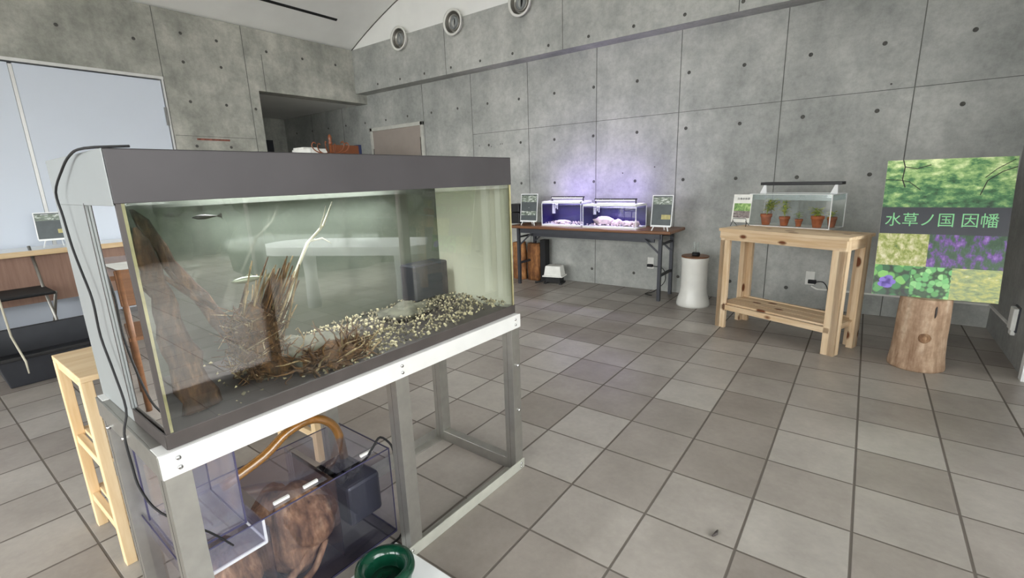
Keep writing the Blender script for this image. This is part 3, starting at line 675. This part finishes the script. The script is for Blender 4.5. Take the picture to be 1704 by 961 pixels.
pebbles('pebble_bed', -1.53, -.98, 3.32, 3.52, .724, 'pale pebble bed in the longer low aquarium', 2)
for i, (x, y, a, hh, lab) in enumerate(((-1.36, 3.42, .11, .075, 'large pale mound shaped stone in the low aquarium'), (-1.20, 3.40, .055, .055, 'pale rounded stone in the middle of the low aquarium'), (-1.09, 3.39, .06, .045, 'pale flat stone right of centre in the low aquarium'), (-.995, 3.39, .03, .05, 'pale arched stone by the right glass of the low aquarium'))):
    tag(MB().blob((x, y, .728+hh*.45), (a, .05, hh*.6), 0, .3, 40+i, 16, 10).build('aquarium_stone', 'stonew'), lab, 'stone')
tag(MB().blob((-1.88, 3.44, .738), (.10, .045, .022), 0, .3, 60, 16, 10).build('aquarium_stone', 'stonew'), 'low pale stone ridge in the taller small aquarium', 'stone')

# framed prints on small easels
M['ph_river'] = photo('river_photo', [(.3, rgb(50, 60, 52)), (.5, rgb(120, 132, 118)), (.62, rgb(222, 226, 222)), (.7, rgb(90, 110, 84))], 12, squash=(1, 1, 2.5))
M['ph_green'] = photo('green_leaf_photo', [(.3, rgb(60, 100, 44)), (.5, rgb(120, 160, 80)), (.7, rgb(190, 216, 140))], 20)
M['ph_rock'] = photo('rocky_photo', [(.3, rgb(60, 52, 50)), (.5, rgb(120, 108, 104)), (.7, rgb(170, 160, 158))], 22, squash=(1, 1, 2.5))
M['ph_sand'] = plain('sand_photo', (190, 180, 120), .5, var=.15, scale=30)
def print_on_easel(loc, rz, wd, ht, tilt, label, easel='white', legh=.045, yellow=False):
    e = empty('framed_print', loc, rz, label, 'framed picture')
    m = Matrix.Translation((0, 0, legh)) @ Matrix.Rotation(-tilt, 4, 'X')
    MB().box(-wd/2, wd/2, 0, .006, 0, ht, 0, m).build('frame', 'white', e)
    q = .008
    MB().box(-wd/2+q, wd/2-q, -.0012, 0, q, ht-q, 0, m).build('print', 'slate', e)
    MB().box(-wd/2+q+.004, wd/2-q-.004, -.002, -.0012, ht*.70, ht-q-.01, 0, m).build('river_picture', 'ph_river', e); MB().box((.0 if yellow else -wd/2+q+.006), wd/2-q-.006, -.002, -.0012, ht*.22, ht*.37, 0, m).build('lower_picture', 'ph_sand' if yellow else 'ph_river', e)
    b = MB(); b.box(-wd/2*.95, wd/2*.95, -.012, .004, legh-.008, legh); b.bar((-wd*.32, -.006, legh), (-wd*.40, -.02, 0), .008, .008); b.bar((wd*.32, -.006, legh), (wd*.40, -.02, 0), .008, .008)
    b.bar((0, .02, legh+ht*.5), (0, .09, 0), .008, .008); b.build('easel', easel, e)
print_on_easel((-2.28, 3.34, .70), .05, .225, .31, .12, 'white framed print left of the small aquariums')
print_on_easel((-.705, 3.27, .70), -.08, .205, .29, .12, 'white framed print right of the small aquariums', yellow=True)
o = MB().box(-2.66, -2.49, 3.45, 3.66, .70, .83).box(-2.655, -2.495, 3.455, 3.655, .835, .93).build('storage_box', 'black', None, .006)
tag(o, 'dark storage box stacked on the table beside the left print', 'box')
# things under the folding table
b = MB(); 
def wonky(x0, x1, y0, y1, h, seed):
    R = random.Random(seed); vs = []; n = 10; k = 12; fs = []
    for i in range(n+1):
        z = h*i/n; 
        for j in range(k):
            a = 2*PI*j/k; sx = 1+R.uniform(-.05, .05); vs.append(((x0+x1)/2+(x1-x0)/2*math.copysign(abs(math.cos(a))**.6, math.cos(a))*sx*(1-.1*(i == n)), (y0+y1)/2+(y1-y0)/2*math.copysign(abs(math.sin(a))**.6, math.sin(a))*sx, z+(R.uniform(-.01, .01) if 0 < i else 0)))
    for i in range(n):
        for j in range(k): fs.append((i*k+j, i*k+(j+1) % k, (i+1)*k+(j+1) % k, (i+1)*k+j))
    fs += [tuple(range(k-1, -1, -1)), tuple(n*k+j for j in range(k))]
    return MB().add(vs, fs, 0, True)
tag(wonky(-2.45, -2.275, 3.52, 3.62, .45, 1).build('bark_block', 'bark'), 'orange-brown bark block under the folding table, nearer the pump', 'wood block')
tag(wonky(-2.66, -2.48, 3.50, 3.60, .46, 2).build('bark_block', 'bark'), 'orange-brown bark block under the table end, beside the large aquarium', 'wood block')
tag(MB().box(-2.27, -2.20, 3.56, 3.66, 0, .50).build('dark_board', 'blackmat'), 'narrow black board standing behind the table leg', 'board')
e = empty('air_pump', (-2.045, 3.52, 0), .2, 'white air pump on a black base under the folding table', 'pump')
vs = []
for z, h2 in ((.085, 1), (.10, 1), (.10, .86), (.205, .74), (.215, .70)): vs += [(-.125*h2, -.09*h2, z), (.125*h2, -.09*h2, z), (.125*h2, .09*h2, z), (-.125*h2, .09*h2, z)]
fs = [(3, 2, 1, 0), (16, 17, 18, 19)]
for i in range(4):
    for j in range(4): fs.append((i*4+j, i*4+(j+1) % 4, (i+1)*4+(j+1) % 4, (i+1)*4+j))
MB().add(vs, fs).build('pump_body', 'paper', e, .004)
MB().box(-.09, .09, -.07, .07, .02, .085).box(-.11, -.08, -.08, .08, 0, .02).box(.08, .11, -.08, .08, 0, .02).build('pump_base', 'blackmat', e)
MB().tube(smooth([(-.08, -.04, .05), (-.14, -.08, .03), (-.2, -.12, .02)]), .012, 8).build('outlet_pipe', 'blackmat', e)

# white stool and glass vase
e = empty('porcelain_stool', (-.385, 3.33, 0), 0, 'white waisted cylindrical pedestal with wooden top', 'stool')
MB().lathe([(.148, 0), (.150, .02), (.142, .06), (.124, .12), (.117, .18), (.117, .40), (.123, .455), (.121, .462)], n=48).build('stool_body', 'porc', e)
MB().lathe([(.121, .462), (.123, .468), (.121, .476)], n=48).build('stool_top', 'brown', e)
e = empty('glass_vase', (-.375, 3.31, .477), 0, 'two slim glass tubes in a black base on the white pedestal', 'vase')
MB().lathe([(.034, 0), (.036, .012), (.034, .03)], n=24).build('vase_base', 'blackmat', e)
for dx in (-.014, .014): MB().lathe([(.011, .028), (.011, .13)], dx, 0, 16, cap=False).build('glass_tube', 'clear', e)

# sockets and conduit
e = empty('wall_socket', (.515, 3.729, .275), 0, 'white wall socket with black plug behind the pine table', 'socket')
MB().box(-.035, .035, -.008, 0, -.06, .06).build('cover_plate', 'paper', e, .002); MB().box(-.012, .05, -.035, -.008, -.045, -.012).build('plug', 'blackmat', e, .004)
MB().tube(smooth([(.04, -.03, -.03), (.10, -.04, -.02), (.14, -.03, -.08), (.15, -.02, -.2), (.16, -.02, -.27)]), .004, 6).build('plug_cord', 'blackmat', e)
e = empty('wall_socket', (-.954, 3.729, .296), 0, 'white wall socket behind the folding table leg', 'socket')
MB().box(-.035, .035, -.008, 0, -.06, .06).build('cover_plate', 'paper', e, .002); MB().box(-.03, .03, -.04, -.008, -.04, -.01).build('plug', 'blackmat', e, .004)
tag(MB().tube(smooth([(-.92, 3.69, .27), (-.80, 3.68, .25), (-.78, 3.69, .12), (-.86, 3.6, .02), (-.92, 3.5, .008), (-.83, 3.45, .008)]), .004, 6).build('cable', 'blackmat'), 'thin black cable curling to the floor behind the folding table', 'cord')
b = MB(); b.bar((.53, 3.722, .205), (.575, 3.722, .182), .012, .014).bar((.575, 3.722, .182), (1.68, 3.722, .182), .012, .014); b.bar((1.683, 3.72, .182), (1.683, 3.06, .20), .014, .012)
tag(b.build('cable_conduit', 'paper'), 'white cable conduit running low along the concrete wall', 'conduit')
e = empty('outlet_box', (1.69, 2.98, .25), 0, 'white waterproof outlet box on the right concrete wall', 'socket')
MB().box(-.03, 0, -.045, .045, -.05, .09).build('cover', 'paper', e, .004); MB().box(-.022, 0, -.03, .03, -.085, -.05).build('cable_gland', 'paper', e, .004); MB().box(-.008, 0, -.055, .055, -.06, .10).build('gasket', 'dgrey', e)

# ------------------------------------------------------------------ pine workbench
W_ = empty('pine_table', (-.047, 2.774, 0), -.374, 'rough knotty pine table with lower shelf in front of the wall', 'table')
wl, wd, wh = .885, .345, .80
MB().box(-.012, wl+.015, -.012, wd+.012, wh-.022, wh).build('table_top', 'pine_x', W_, .002)
for x in (0, wl-.04):
    for y in (0, wd-.075):
        MB().box(x, x+.04, y, y+.075, 0, wh-.022).build('leg', 'pine_z', W_, .002)
        xx = x+.04 if x == 0 else x-.032
        yy = y if y == 0 else y
MB().box(0.04, wl-.04, .0, .025, wh-.09, wh-.022).box(-.003, wl+.003, -.006, 0, wh-.075, wh-.022).build('front_apron', 'pine_x', W_, .002)
MB().box(.04, wl-.04, wd-.025, wd, wh-.09, wh-.022).build('rear_apron', 'pine_x', W_, .002)
for x in (.0, wl-.02): MB().box(x, x+.02, .075, wd-.075, wh-.09, wh-.022).build('side_apron', 'pine_y', W_, .002)
MB().box(.04, wl-.04, 0, .022, .15, .19).build('front_stretcher', 'pine_x', W_, .002)
MB().box(.04, wl-.04, wd-.022, wd, .15, .21).build('rear_stretcher', 'pine_x', W_, .002)
for x in (.04, wl-.06): MB().box(x, x+.02, .022, wd-.022, .15, .20).build('side_stretcher', 'pine_y', W_, .002)
for i in range(3): MB().box(.02, wl-.02, .028+i*.1, .12+i*.1, .19, .203).build('shelf_board', 'pine_x', W_, .002)
# wide front faces of the legs
for x in (0, wl-.078): MB().box(x, x+.078, -.0, .03, 0, wh-.09).build('leg_face', 'pine_z', W_, .002)
for x in (0, wl-.078): MB().box(x, x+.078, wd-.03, wd, 0, wh-.09).build('leg_face', 'pine_z', W_, .002)

P_ = empty('plant_aquarium', (.092, 3.06-.02, .80), -.30, 'clear glass aquarium of potted water plants on the pine table', 'aquarium')
pl, pd, ph = .585, .25, .25
thinbox(MB(), 0, pl, 0, pd, .004, ph).build('glass_wall', 'clear', P_)
b = MB(); g = .003
for x in (0, pl):
    for y in (0, pd): b.box(x-g, x+g, y-g, y+g, 0, ph)
b.box(0, pl, -.002, .002, 0, .006); b.box(0, pl, -.002, .002, ph-.004, ph); b.box(0, pl, pd-.002, pd+.002, ph-.004, ph); b.box(-.002, .002, 0, pd, ph-.004, ph); b.box(pl-.002, pl+.002, 0, pd, ph-.004, ph); b.box(0, pl, 0, pd, 0, .004)
b.build('glass_edge', 'white', P_)
MB().add([(.004, .004, ph-.045), (pl-.004, .004, ph-.045), (pl-.004, pd-.004, ph-.045), (.004, pd-.004, ph-.045)], [(0, 1, 2, 3)]).build('water_surface', 'water', P_)
thinbox(MB(), .003, pl-.003, .003, pd-.003, ph-.045, ph-.004).build('waterline_band', 'lidband', P_)
Lm = empty('plant_lamp', (.15, 3.10, 1.115), -.30, 'long black lamp bar on clear feet over the potted plants', 'lamp')
MB().box(0, .57, 0, .07, .0, .022).build('lamp_housing', 'black', Lm, .003)
MB().box(.02, .55, .01, .05, -.002, 0).build('led_strip', 'dgrey', Lm)
for x in (.03, .53): MB().add([(x-.03, .0, -.065), (x+.02, .0, -.065), (x+.015, .0, 0), (x-.002, .0, 0), (x-.03, .01, -.065), (x+.02, .01, -.065), (x+.015, .01, 0), (x-.002, .01, 0)], [(0, 1, 2, 3), (7, 6, 5, 4), (0, 4, 5, 1), (1, 5, 6, 2), (2, 6, 7, 3), (3, 7, 4, 0)]).build('lamp_foot', 'white', Lm)
def potted(lx, ly, r, h, label, kind, seed):
    m = Matrix.Translation(P_.location) @ Matrix.Rotation(-.30, 4, 'Z'); p = m @ Vector((lx, ly, .005))
    e = empty('potted_plant', p, 0, label, 'potted plant')
    MB().lathe([(r*.68, 0), (r*.95, h*.72), (r*1.06, h*.73), (r*1.08, h), (r*.96, h), (r*.9, h*.85)], n=24, cap=False).build('pot', 'terra', e)
    MB().lathe([(.0005, h*.84), (r*.5, h*.86), (r*.93, h*.84)], n=20, cap=False).build('soil', 'band', e)
    R = random.Random(seed); b = MB()
    for i in range(kind[0]):
        a = R.uniform(0, 6.28); hh = R.uniform(kind[1]*.5, kind[1]); rr = R.uniform(0, kind[2])
        top = Vector((rr*math.cos(a)+kind[3], rr*math.sin(a), h+hh)); top.x = top.x
        b.tube(smooth([(0, 0, h*.8), (top.x*.3, top.y*.3, h+hh*.6), top], 3), .0016, 5, 1)
        for k in range(kind[4]):
            a2 = R.uniform(0, 6.28); pz = Vector((0, 0, h*.8)).lerp(top, R.uniform(.4, 1))
            b.leaf(pz, (math.cos(a2), math.sin(a2), R.uniform(-.1, .7)), R.uniform(.024, .045), .014, R.choice([0, 0, 1]))
    b.build('foliage', ['leafy', 'leafd'], e)
potted(.10, .085, .04, .085, 'leftmost terracotta pot with tall yellow-green plant', (16, .125, .06, .04, 8), 1)
potted(.24, .085, .036, .07, 'second terracotta pot from the left with wispy white-green stems', (11, .13, .035, .0, 5), 2)
potted(.345, .085, .025, .055, 'smallest dark terracotta pot with single leafy stem', (3, .07, .006, 0, 6), 3)
potted(.475, .08, .041, .085, 'large pale terracotta pot with yellow-green leaves', (12, .07, .04, -.015, 5), 4)
potted(.545, .15, .03, .075, 'terracotta pot by the right glass, partly behind the pale pot', (6, .05, .025, 0, 3), 5)
# plant card on wire easel
e = empty('plant_card', (.045, 2.965, .80), -.22, 'white plant information card on a black wire stand', 'card')
m = Matrix.Translation((0, 0, .03)) @ Matrix.Rotation(-.13, 4, 'X')
MB().box(-.072, .072, 0, .003, 0, .22, 0, m).build('card_sheet', 'paper', e)
MB().box(-.06, .068, -.001, 0, .09, .15, 0, m).box(-.06, .068, -.001, 0, .035, .09, 1, m).build('card_photo', ['ph_green', 'ph_rock'], e)
b = MB(); b.tube([(-.06, -.03, 0), (-.055, -.012, .03), (-.05, -.012, .06), (.05, -.012, .06), (.055, -.012, .03), (.06, -.03, 0)], .0025, 6); b.tube([(-.05, -.012, .04), (-.05, .06, 0)], .0025, 6); b.tube([(.05, -.012, .04), (.05, .06, 0)], .0025, 6)
b.build('wire_stand', 'black', e)
text_mesh('card_text', '日本の水草', .02, M['dgrey'], e, (0.005, -.026, .215), (PI/2-.13, 0, 0)).location = m @ Vector((.008, -.002, .185))

# ------------------------------------------------------------------ sign on log
e = empty('log_stump', (1.205, 2.565, 0), 0, 'peeled cedar log stump carrying the water plant sign', 'log')
MB().lathe([(.142, 0), (.143, .01), (.134, .08), (.128, .20), (.128, .30), (.124, .44), (.120, .449)], n=44, wob=.012).build('log_trunk', 'log', e)
T = Matrix.Translation((.012, -.124, .215)) @ Matrix.Rotation(PI/2, 4, 'X')
MB().lathe([(.032, -.01), (.03, .006), (.022, .012), (.016, .006), (.010, .010), (.001, .01)], n=24, cap=False, wob=.03, m=T).build('knot', 'burl', e)
MB().lathe([(.118, .4492), (.08, .4494), (.001, .4494)], n=36, cap=False).build('cut_face', 'log', e)
MB().blob((.045, -.118, .38), (.006, .006, .035), 0, .2, 3, 8, 8).build('crack', 'band', e)
sx, sy, syaw, stilt, sw_, sh_ = .936, 2.49, .056, .198, .577, .829
e = empty('water_plant_sign', (sx, sy, .4495), syaw, 'large photo sign board with green Japanese lettering on the log stump', 'sign')
m = Matrix.Rotation(-stilt, 4, 'X')
MB().box(0, sw_, 0.001, .012, 0, sh_, 0, m).build('board', 'paper', e)
M['sg_top'] = photo('forest_pond_photo', [(.28, rgb(26, 52, 36)), (.45, rgb(70, 116, 74)), (.58, rgb(140, 172, 108)), (.74, rgb(222, 230, 176))], 15, 10, .1, (1, 1, 1.7), grad=.2)
M['sg_band'] = plain('charcoal_band', (46, 48, 54), .4, var=.05)
M['sg_grass'] = photo('reed_pond_photo', [(.25, rgb(54, 90, 40)), (.45, rgb(140, 150, 70)), (.6, rgb(200, 196, 150)), (.75, rgb(226, 226, 208))], 30, 9, .1, (1.3, 1, 1))
M['sg_iris'] = photo('iris_photo', [(.3, rgb(20, 48, 30)), (.48, rgb(52, 84, 54)), (.56, rgb(100, 66, 136)), (.72, rgb(168, 132, 204))], 17, 8, .1, (1.5, 1, .8))
M['sg_leaf'] = photo('round_leaf_photo', [(0, rgb(70, 130, 60)), (.5, rgb(120, 190, 120)), (1, rgb(170, 224, 150))], leaf=34)
M['sg_leaf2'] = photo('dark_leaf_photo', [(0, rgb(24, 66, 40)), (.5, rgb(60, 130, 70)), (1, rgb(130, 190, 100))], leaf=22)
M['sg_pond'] = photo('pond_photo', [(.28, rgb(96, 112, 84)), (.45, rgb(150, 164, 120)), (.6, rgb(196, 196, 120)), (.75, rgb(222, 226, 210))], 24, 9, .1, (1, 1, 2.4))
def pic(nm, u0, u1, v0, v1, mat): return MB().box(u0*sw_, u1*sw_, -.0008, .001, v0*sh_, v1*sh_, 0, m).build(nm, mat, e)
pic('forest_photo', 0, 1, .655, 1, 'sg_top'); pic('title_band', 0, 1, .46, .655, 'sg_band'); pic('reed_photo', 0, .42, .225, .46, 'sg_grass'); pic('iris_photo', .42, 1, .225, .46, 'sg_iris')
pic('violet_photo', 0, .31, 0, .225, 'sg_leaf2'); pic('leaf_photo', .31, .63, 0, .225, 'sg_leaf'); pic('pond_photo', .63, 1, 0, .225, 'sg_pond')
t = text_mesh('title_lettering', '水草ノ国 因幡', .088, plain('pale_green_ink', (128, 196, 138), .5), e, m @ Vector((sw_*.48, -.0012, sh_*.557)), (PI/2-(-0)-0, 0, 0), .0004, .93)
t.rotation_euler = (PI/2-stilt, 0, 0)
M['viol'] = plain('violet_petal', (140, 120, 210), .5); M['branchd'] = plain('dark_branch_print', (34, 34, 26), .6)
b = MB()
def flat(b, pts, wd_, mi):
    for (u0, v0), (u1, v1) in zip(pts, pts[1:]):
        p, q2 = Vector((u0*sw_, -.0012, v0*sh_)), Vector((u1*sw_, -.0012, v1*sh_)); d = (q2-p).normalized(); n2 = Vector((-d.z, 0, d.x))*wd_/2
        b.add([m @ (p-n2), m @ (p+n2), m @ (q2+n2), m @ (q2-n2)], [(0, 1, 2, 3)], mi)
flat(b, [(.13, 1), (.15, .95), (.14, .86), (.17, .80)], .006, 0); flat(b, [(.15, .95), (.25, .935), (.36, .96)], .005, 0); flat(b, [(0, .86), (.12, .855), (.2, .84), (.3, .78)], .004, 0)
flat(b, [(1, .93), (.9, .90), (.8, .84), (.76, .74)], .005, 0); flat(b, [(.98, .98), (.86, .92), (.78, .86)], .004, 0)
b.build('printed_branches', 'branchd', e); b = MB()
for cx_, cz_, r_ in ((.10, .11, .03), (.15, .10, .026), (.12, .075, .028), (.08, .08, .024), (.13, .13, .022)):
    cc = m @ Vector((cx_*sw_, -.0013, cz_*sh_)); b.add([cc+m.to_3x3() @ Vector((r_*math.cos(a), 0, r_*.7*math.sin(a))) for a in [2*PI*i/10 for i in range(10)]], [tuple(range(10))], 1)
b.build('violet_flower', ['branchd', 'viol'], e)
MB().box(.24, .30, .012, .11, 0, .012).bar((.27, .10, .006), (.27, .085, .30), .02, .02).build('rear_strut', 'pl_z', e)

# ------------------------------------------------------------------ left side things
e = empty('wooden_rack', (-1.385, -.905, 0), 0, 'narrow light pine rack frame left of the large aquarium', 'rack')
rw_, rl, rh = .365, .74, .68
MB().box(0, rw_, 0, rl, rh-.018, rh).build('rack_top', 'pl_y', e, .002)
for x in (0, rw_-.035):
    for y in (0, rl-.03): MB().box(x, x+.035, y, y+.03, 0, rh-.018).build('leg', 'pl_z', e, .002)
for z in (.38, .14):
    MB().box(.035, rw_-.035, 0.005, .025, z-.03, z).build('end_rail', 'pl_x', e, .002); MB().box(.035, rw_-.035, rl-.025, rl-.005, z-.03, z).build('end_rail', 'pl_x', e, .002)
    MB().box(.0, rw_, .03, .20, z-.002, z+.012).build('shelf', 'pl_y', e, .002)
MB().box(.035, rw_-.035, .005, .025, rh-.045, rh-.018).build('end_rail', 'pl_x', e, .002)

MB().box(rw_-.02, rw_, .20, rl-.03, .235, .262).build('side_rail', 'pl_y', e, .002)

# black trough tub
e = empty('black_tub', (-4.45, -.90, 0), .0, 'large shallow black plastic tub on the tiles', 'tub')
b = MB(); x1, y1, hh, th_ = .99, .85, .205, .012
def fr(x0, xx1, y0, yy1, z): return [(x0, y0, z), (xx1, y0, z), (xx1, yy1, z), (x0, yy1, z)]
i_ = .035
vs = fr(i_, x1-i_, i_, y1-i_, 0)+fr(0, x1, 0, y1, hh)+fr(th_, x1-th_, th_, y1-th_, hh)+fr(i_+th_, x1-i_-th_, i_+th_, y1-i_-th_, th_)
fs = [(3, 2, 1, 0)]
for k in range(3):
    for j in range(4): fs.append((k*4+j, k*4+(j+1) % 4, (k+1)*4+(j+1) % 4, (k+1)*4+j))
fs.append((12, 13, 14, 15)); b.add(vs, fs)
b.build('tub_body', 'dgrey', e, .006)
MB().box(-.012, x1+.012, -.012, .004, hh-.02, hh+.002).box(-.012, x1+.012, y1-.004, y1+.012, hh-.02, hh+.002).box(-.012, .004, 0, y1, hh-.02, hh+.002).box(x1-.004, x1+.012, 0, y1, hh-.02, hh+.002).build('rim', 'black', e, .004)

# sideboard on left wall
e = empty('long_counter', (-5.50, -3.2, 0), 0, 'long low counter with tan front panel and wood-edged white top', 'counter')
cl = 4.05
MB().box(0, .45, 0, cl, .725, .745).build('counter_top', 'white', e); MB().box(.45, .462, 0, cl, .70, .745).build('edge_strip', 'pl_y', e)
MB().box(.38, .40, 0, cl, .27, .70).build('front_panel', 'tan', e)
for y in (.05, 1.9, 3.1, cl-.1): MB().box(.30, .35, y, y+.05, 0, .725).build('leg', 'steel', e)
print_on_easel((-5.20, -.17, .745), PI/2-.35, .30, .25, .1, 'white bordered print standing on the long counter', 'white', .07, True)
# folding chair
e = empty('folding_chair', (-4.82, -.60, 0), -PI/2, 'black folding camp chair with grey metal legs', 'chair')
MB().box(-.22, .22, -.24, .24, .405, .43).build('seat', 'blackmat', e, .01)
m2 = Matrix.Translation((0, -.10, .43)) @ Matrix.Rotation(.25, 4, 'X')
MB().box(-.21, .21, -.20, -.185, .10, .36, 0, m2).build('backrest', 'blackmat', e, .008)
for sx_ in (-1, 1):
    MB().tube([(sx_*.2, -.30, .78), (sx_*.2, -.12, .43), (sx_*.2, .22, .01)], .012, 8).build('leg', 'steel', e)
    MB().tube([(sx_*.22, .22, .42), (sx_*.22, -.25, .01)], .012, 8).build('leg', 'steel', e)
MB().tube([(-.2, .20, .05), (.2, .20, .05)], .009, 8).build('stretcher', 'steel', e)
tag(MB().tube([(-3.6, -.80, .0+.66), (-3.50, -.80, .34), (-3.36, -.78, .19), (-3.36, -.78, .11)], [.006, .006, .006, .004], 8).build('thin_rod', 'palet'), 'thin pale rod leaning over the black tub', 'rod')

# bookcase, coat rack and boxes in front of the opening
e = empty('low_cabinet', (-5.16, 2.0, 0), 0, 'cabinet with boxes on top standing before the wall opening', 'cabinet')
MB().box(0, .78, 0, .76, .06, 1.53).build('body', 'tan', e, .004); MB().box(.03, .75, .03, .72, 0, .06).build('plinth', 'dgrey', e)
MB().box(-.01, .79, -.01, .77, 1.53, 1.55).build('cabinet_top', 'white', e, .002); MB().box(.785, .80, .02, .37, .1, 1.51).build('door', 'tan', e); MB().box(.785, .80, .39, .74, .1, 1.51).build('door', 'tan', e)
tag(MB().box(-4.85, -4.45, 2.03, 2.25, 1.551, 1.65).box(-4.84, -4.62, 2.04, 2.24, 1.6505, 1.675).build('white_box', 'paper', None, .004), 'white cardboard box on the cabinet left of the coat rack', 'box')
e = empty('display_case', (-4.42, 2.32, 1.551), PI/2, 'brown wooden case with navy end on the cabinet', 'case')
MB().box(0, .36, 0, .10, 0, .148).build('case_body', 'box_br', e, .003); MB().box(.36, .40, -.005, .105, -.0, .16).build('case_end', 'navy', e, .003)
e = empty('coat_rack', (-4.02, 2.02, 0), 0, 'red-brown bentwood coat rack showing above the large aquarium', 'coat rack')
MB().tube([(0, 0, .02), (0, 0, 1.66)], .014, 12).lathe([(.014, 1.66), (.024, 1.68), (.014, 1.70), (.022, 1.73), (.016, 1.76), (.002, 1.775)], n=20).build('pole', 'bent', e)
for k in range(6):
    a = k*PI/3+.2; ca, sa = math.cos(a), math.sin(a)
    MB().tube(smooth([(.012*ca, .012*sa, 1.57), (.10*ca, .10*sa, 1.57), (.17*ca, .17*sa, 1.60), (.20*ca, .20*sa, 1.65), (.18*ca, .18*sa, 1.685), (.155*ca, .155*sa, 1.67)]), .0065, 8).build('hook', 'bent', e)
for k in range(4):
    a = k*PI/2+.5; MB().tube(smooth([(0, 0, .35), (.12*math.cos(a), .12*math.sin(a), .2), (.26*math.cos(a), .26*math.sin(a), .02)]), .014, 8).build('leg', 'bent', e)

# furniture behind the camera's left, mirrored in the aquarium end glass
e = empty('reading_table', (-3.5, -1.72, 0), .15, 'brown wooden table mirrored in the end glass', 'table')
MB().box(-.6, .6, -.35, .35, .68, .71).build('table_top', 'brown', e, .004)
for x in (-.55, .55):
    for y in (-.3, .3): MB().box(x-.025, x+.025, y-.025, y+.025, 0, .68).build('leg', 'brown', e)
tag(MB().box(-3.6, -3.0, -1.75, -1.45, .711, .716).build('paper_sheets', 'paper'), 'white papers on the brown table behind the viewer', 'paper')
def chair(x, y, a, label):
    e = empty('wooden_chair', (x, y, 0), a, label, 'chair')
    MB().box(-.2, .2, -.2, .2, .42, .445).build('seat', 'brown', e, .006); MB().box(-.2, .2, .18, .2, .62, .82).build('backrest', 'brown', e, .006)
    for sx_ in (-.18, .18): MB().tube([(sx_, -.18, 0), (sx_, -.18, .42)], .015, 8).build('leg', 'brown', e); MB().tube([(sx_, .19, 0), (sx_, .19, .82)], .015, 8).build('leg', 'brown', e)
chair(-3.7, -2.45, 0, 'brown wooden chair on the far side of the brown table'); chair(-2.5, -1.5, -1.4, 'brown wooden chair at the end of the brown table')

tag(MB().tube([(.545, .325, .006), (.553, .343, .008), (.553, .362, .006)], [.003, .006, .003], 8).build('dead_leaf_curl', 'band'), 'tiny dark curled leaf lying on the open floor', 'leaf')

# small pieces hang under the part that carries them
import re
def stem(n): return re.sub(r'\.\d+$', '', n)
CARRY = {'soil': 'pot', 'led_strip': 'lamp_housing', 'rim': ('tray_wall', 'tub_body'), 'lid_handle': 'lid', 'plug_cord': 'plug', 'plug': 'cover_plate_', 'river_picture': 'print', 'lower_picture': 'print',
         'knot': 'log_trunk', 'cut_face': 'log_trunk', 'crack': 'log_trunk', 'outlet_pipe': 'pump_body', 'throat': 'jet_barrel', 'dish_floor': 'dish_body', 'title_lettering': 'title_band',
         'printed_branches': 'forest_photo', 'violet_flower': 'violet_photo', 'card_text': 'card_sheet', 'card_photo': 'card_sheet', 'hinge': 'door_leaf', 'latch': 'panel_frame', 'bolt': ('front_top_rail',)}
for root in [o for o in bpy.data.objects if o.parent is None]:
    kids = [o for o in bpy.data.objects if o.parent == root]
    for k in kids:
        t = CARRY.get(stem(k.name))
        if not t: continue
        t = (t,) if isinstance(t, str) else t
        c = [x for x in kids if stem(x.name) in t and x != k]
        if stem(k.name) == 'bolt' and k.data.vertices[0].co.z < .5: c = [x for x in kids if stem(x.name) == 'front_bottom_rail']
        if c:
            mid = lambda o: sum((v.co for v in o.data.vertices), Vector())/max(1, len(o.data.vertices))
            k.parent = min(c, key=lambda x: (mid(x)-mid(k)).length)
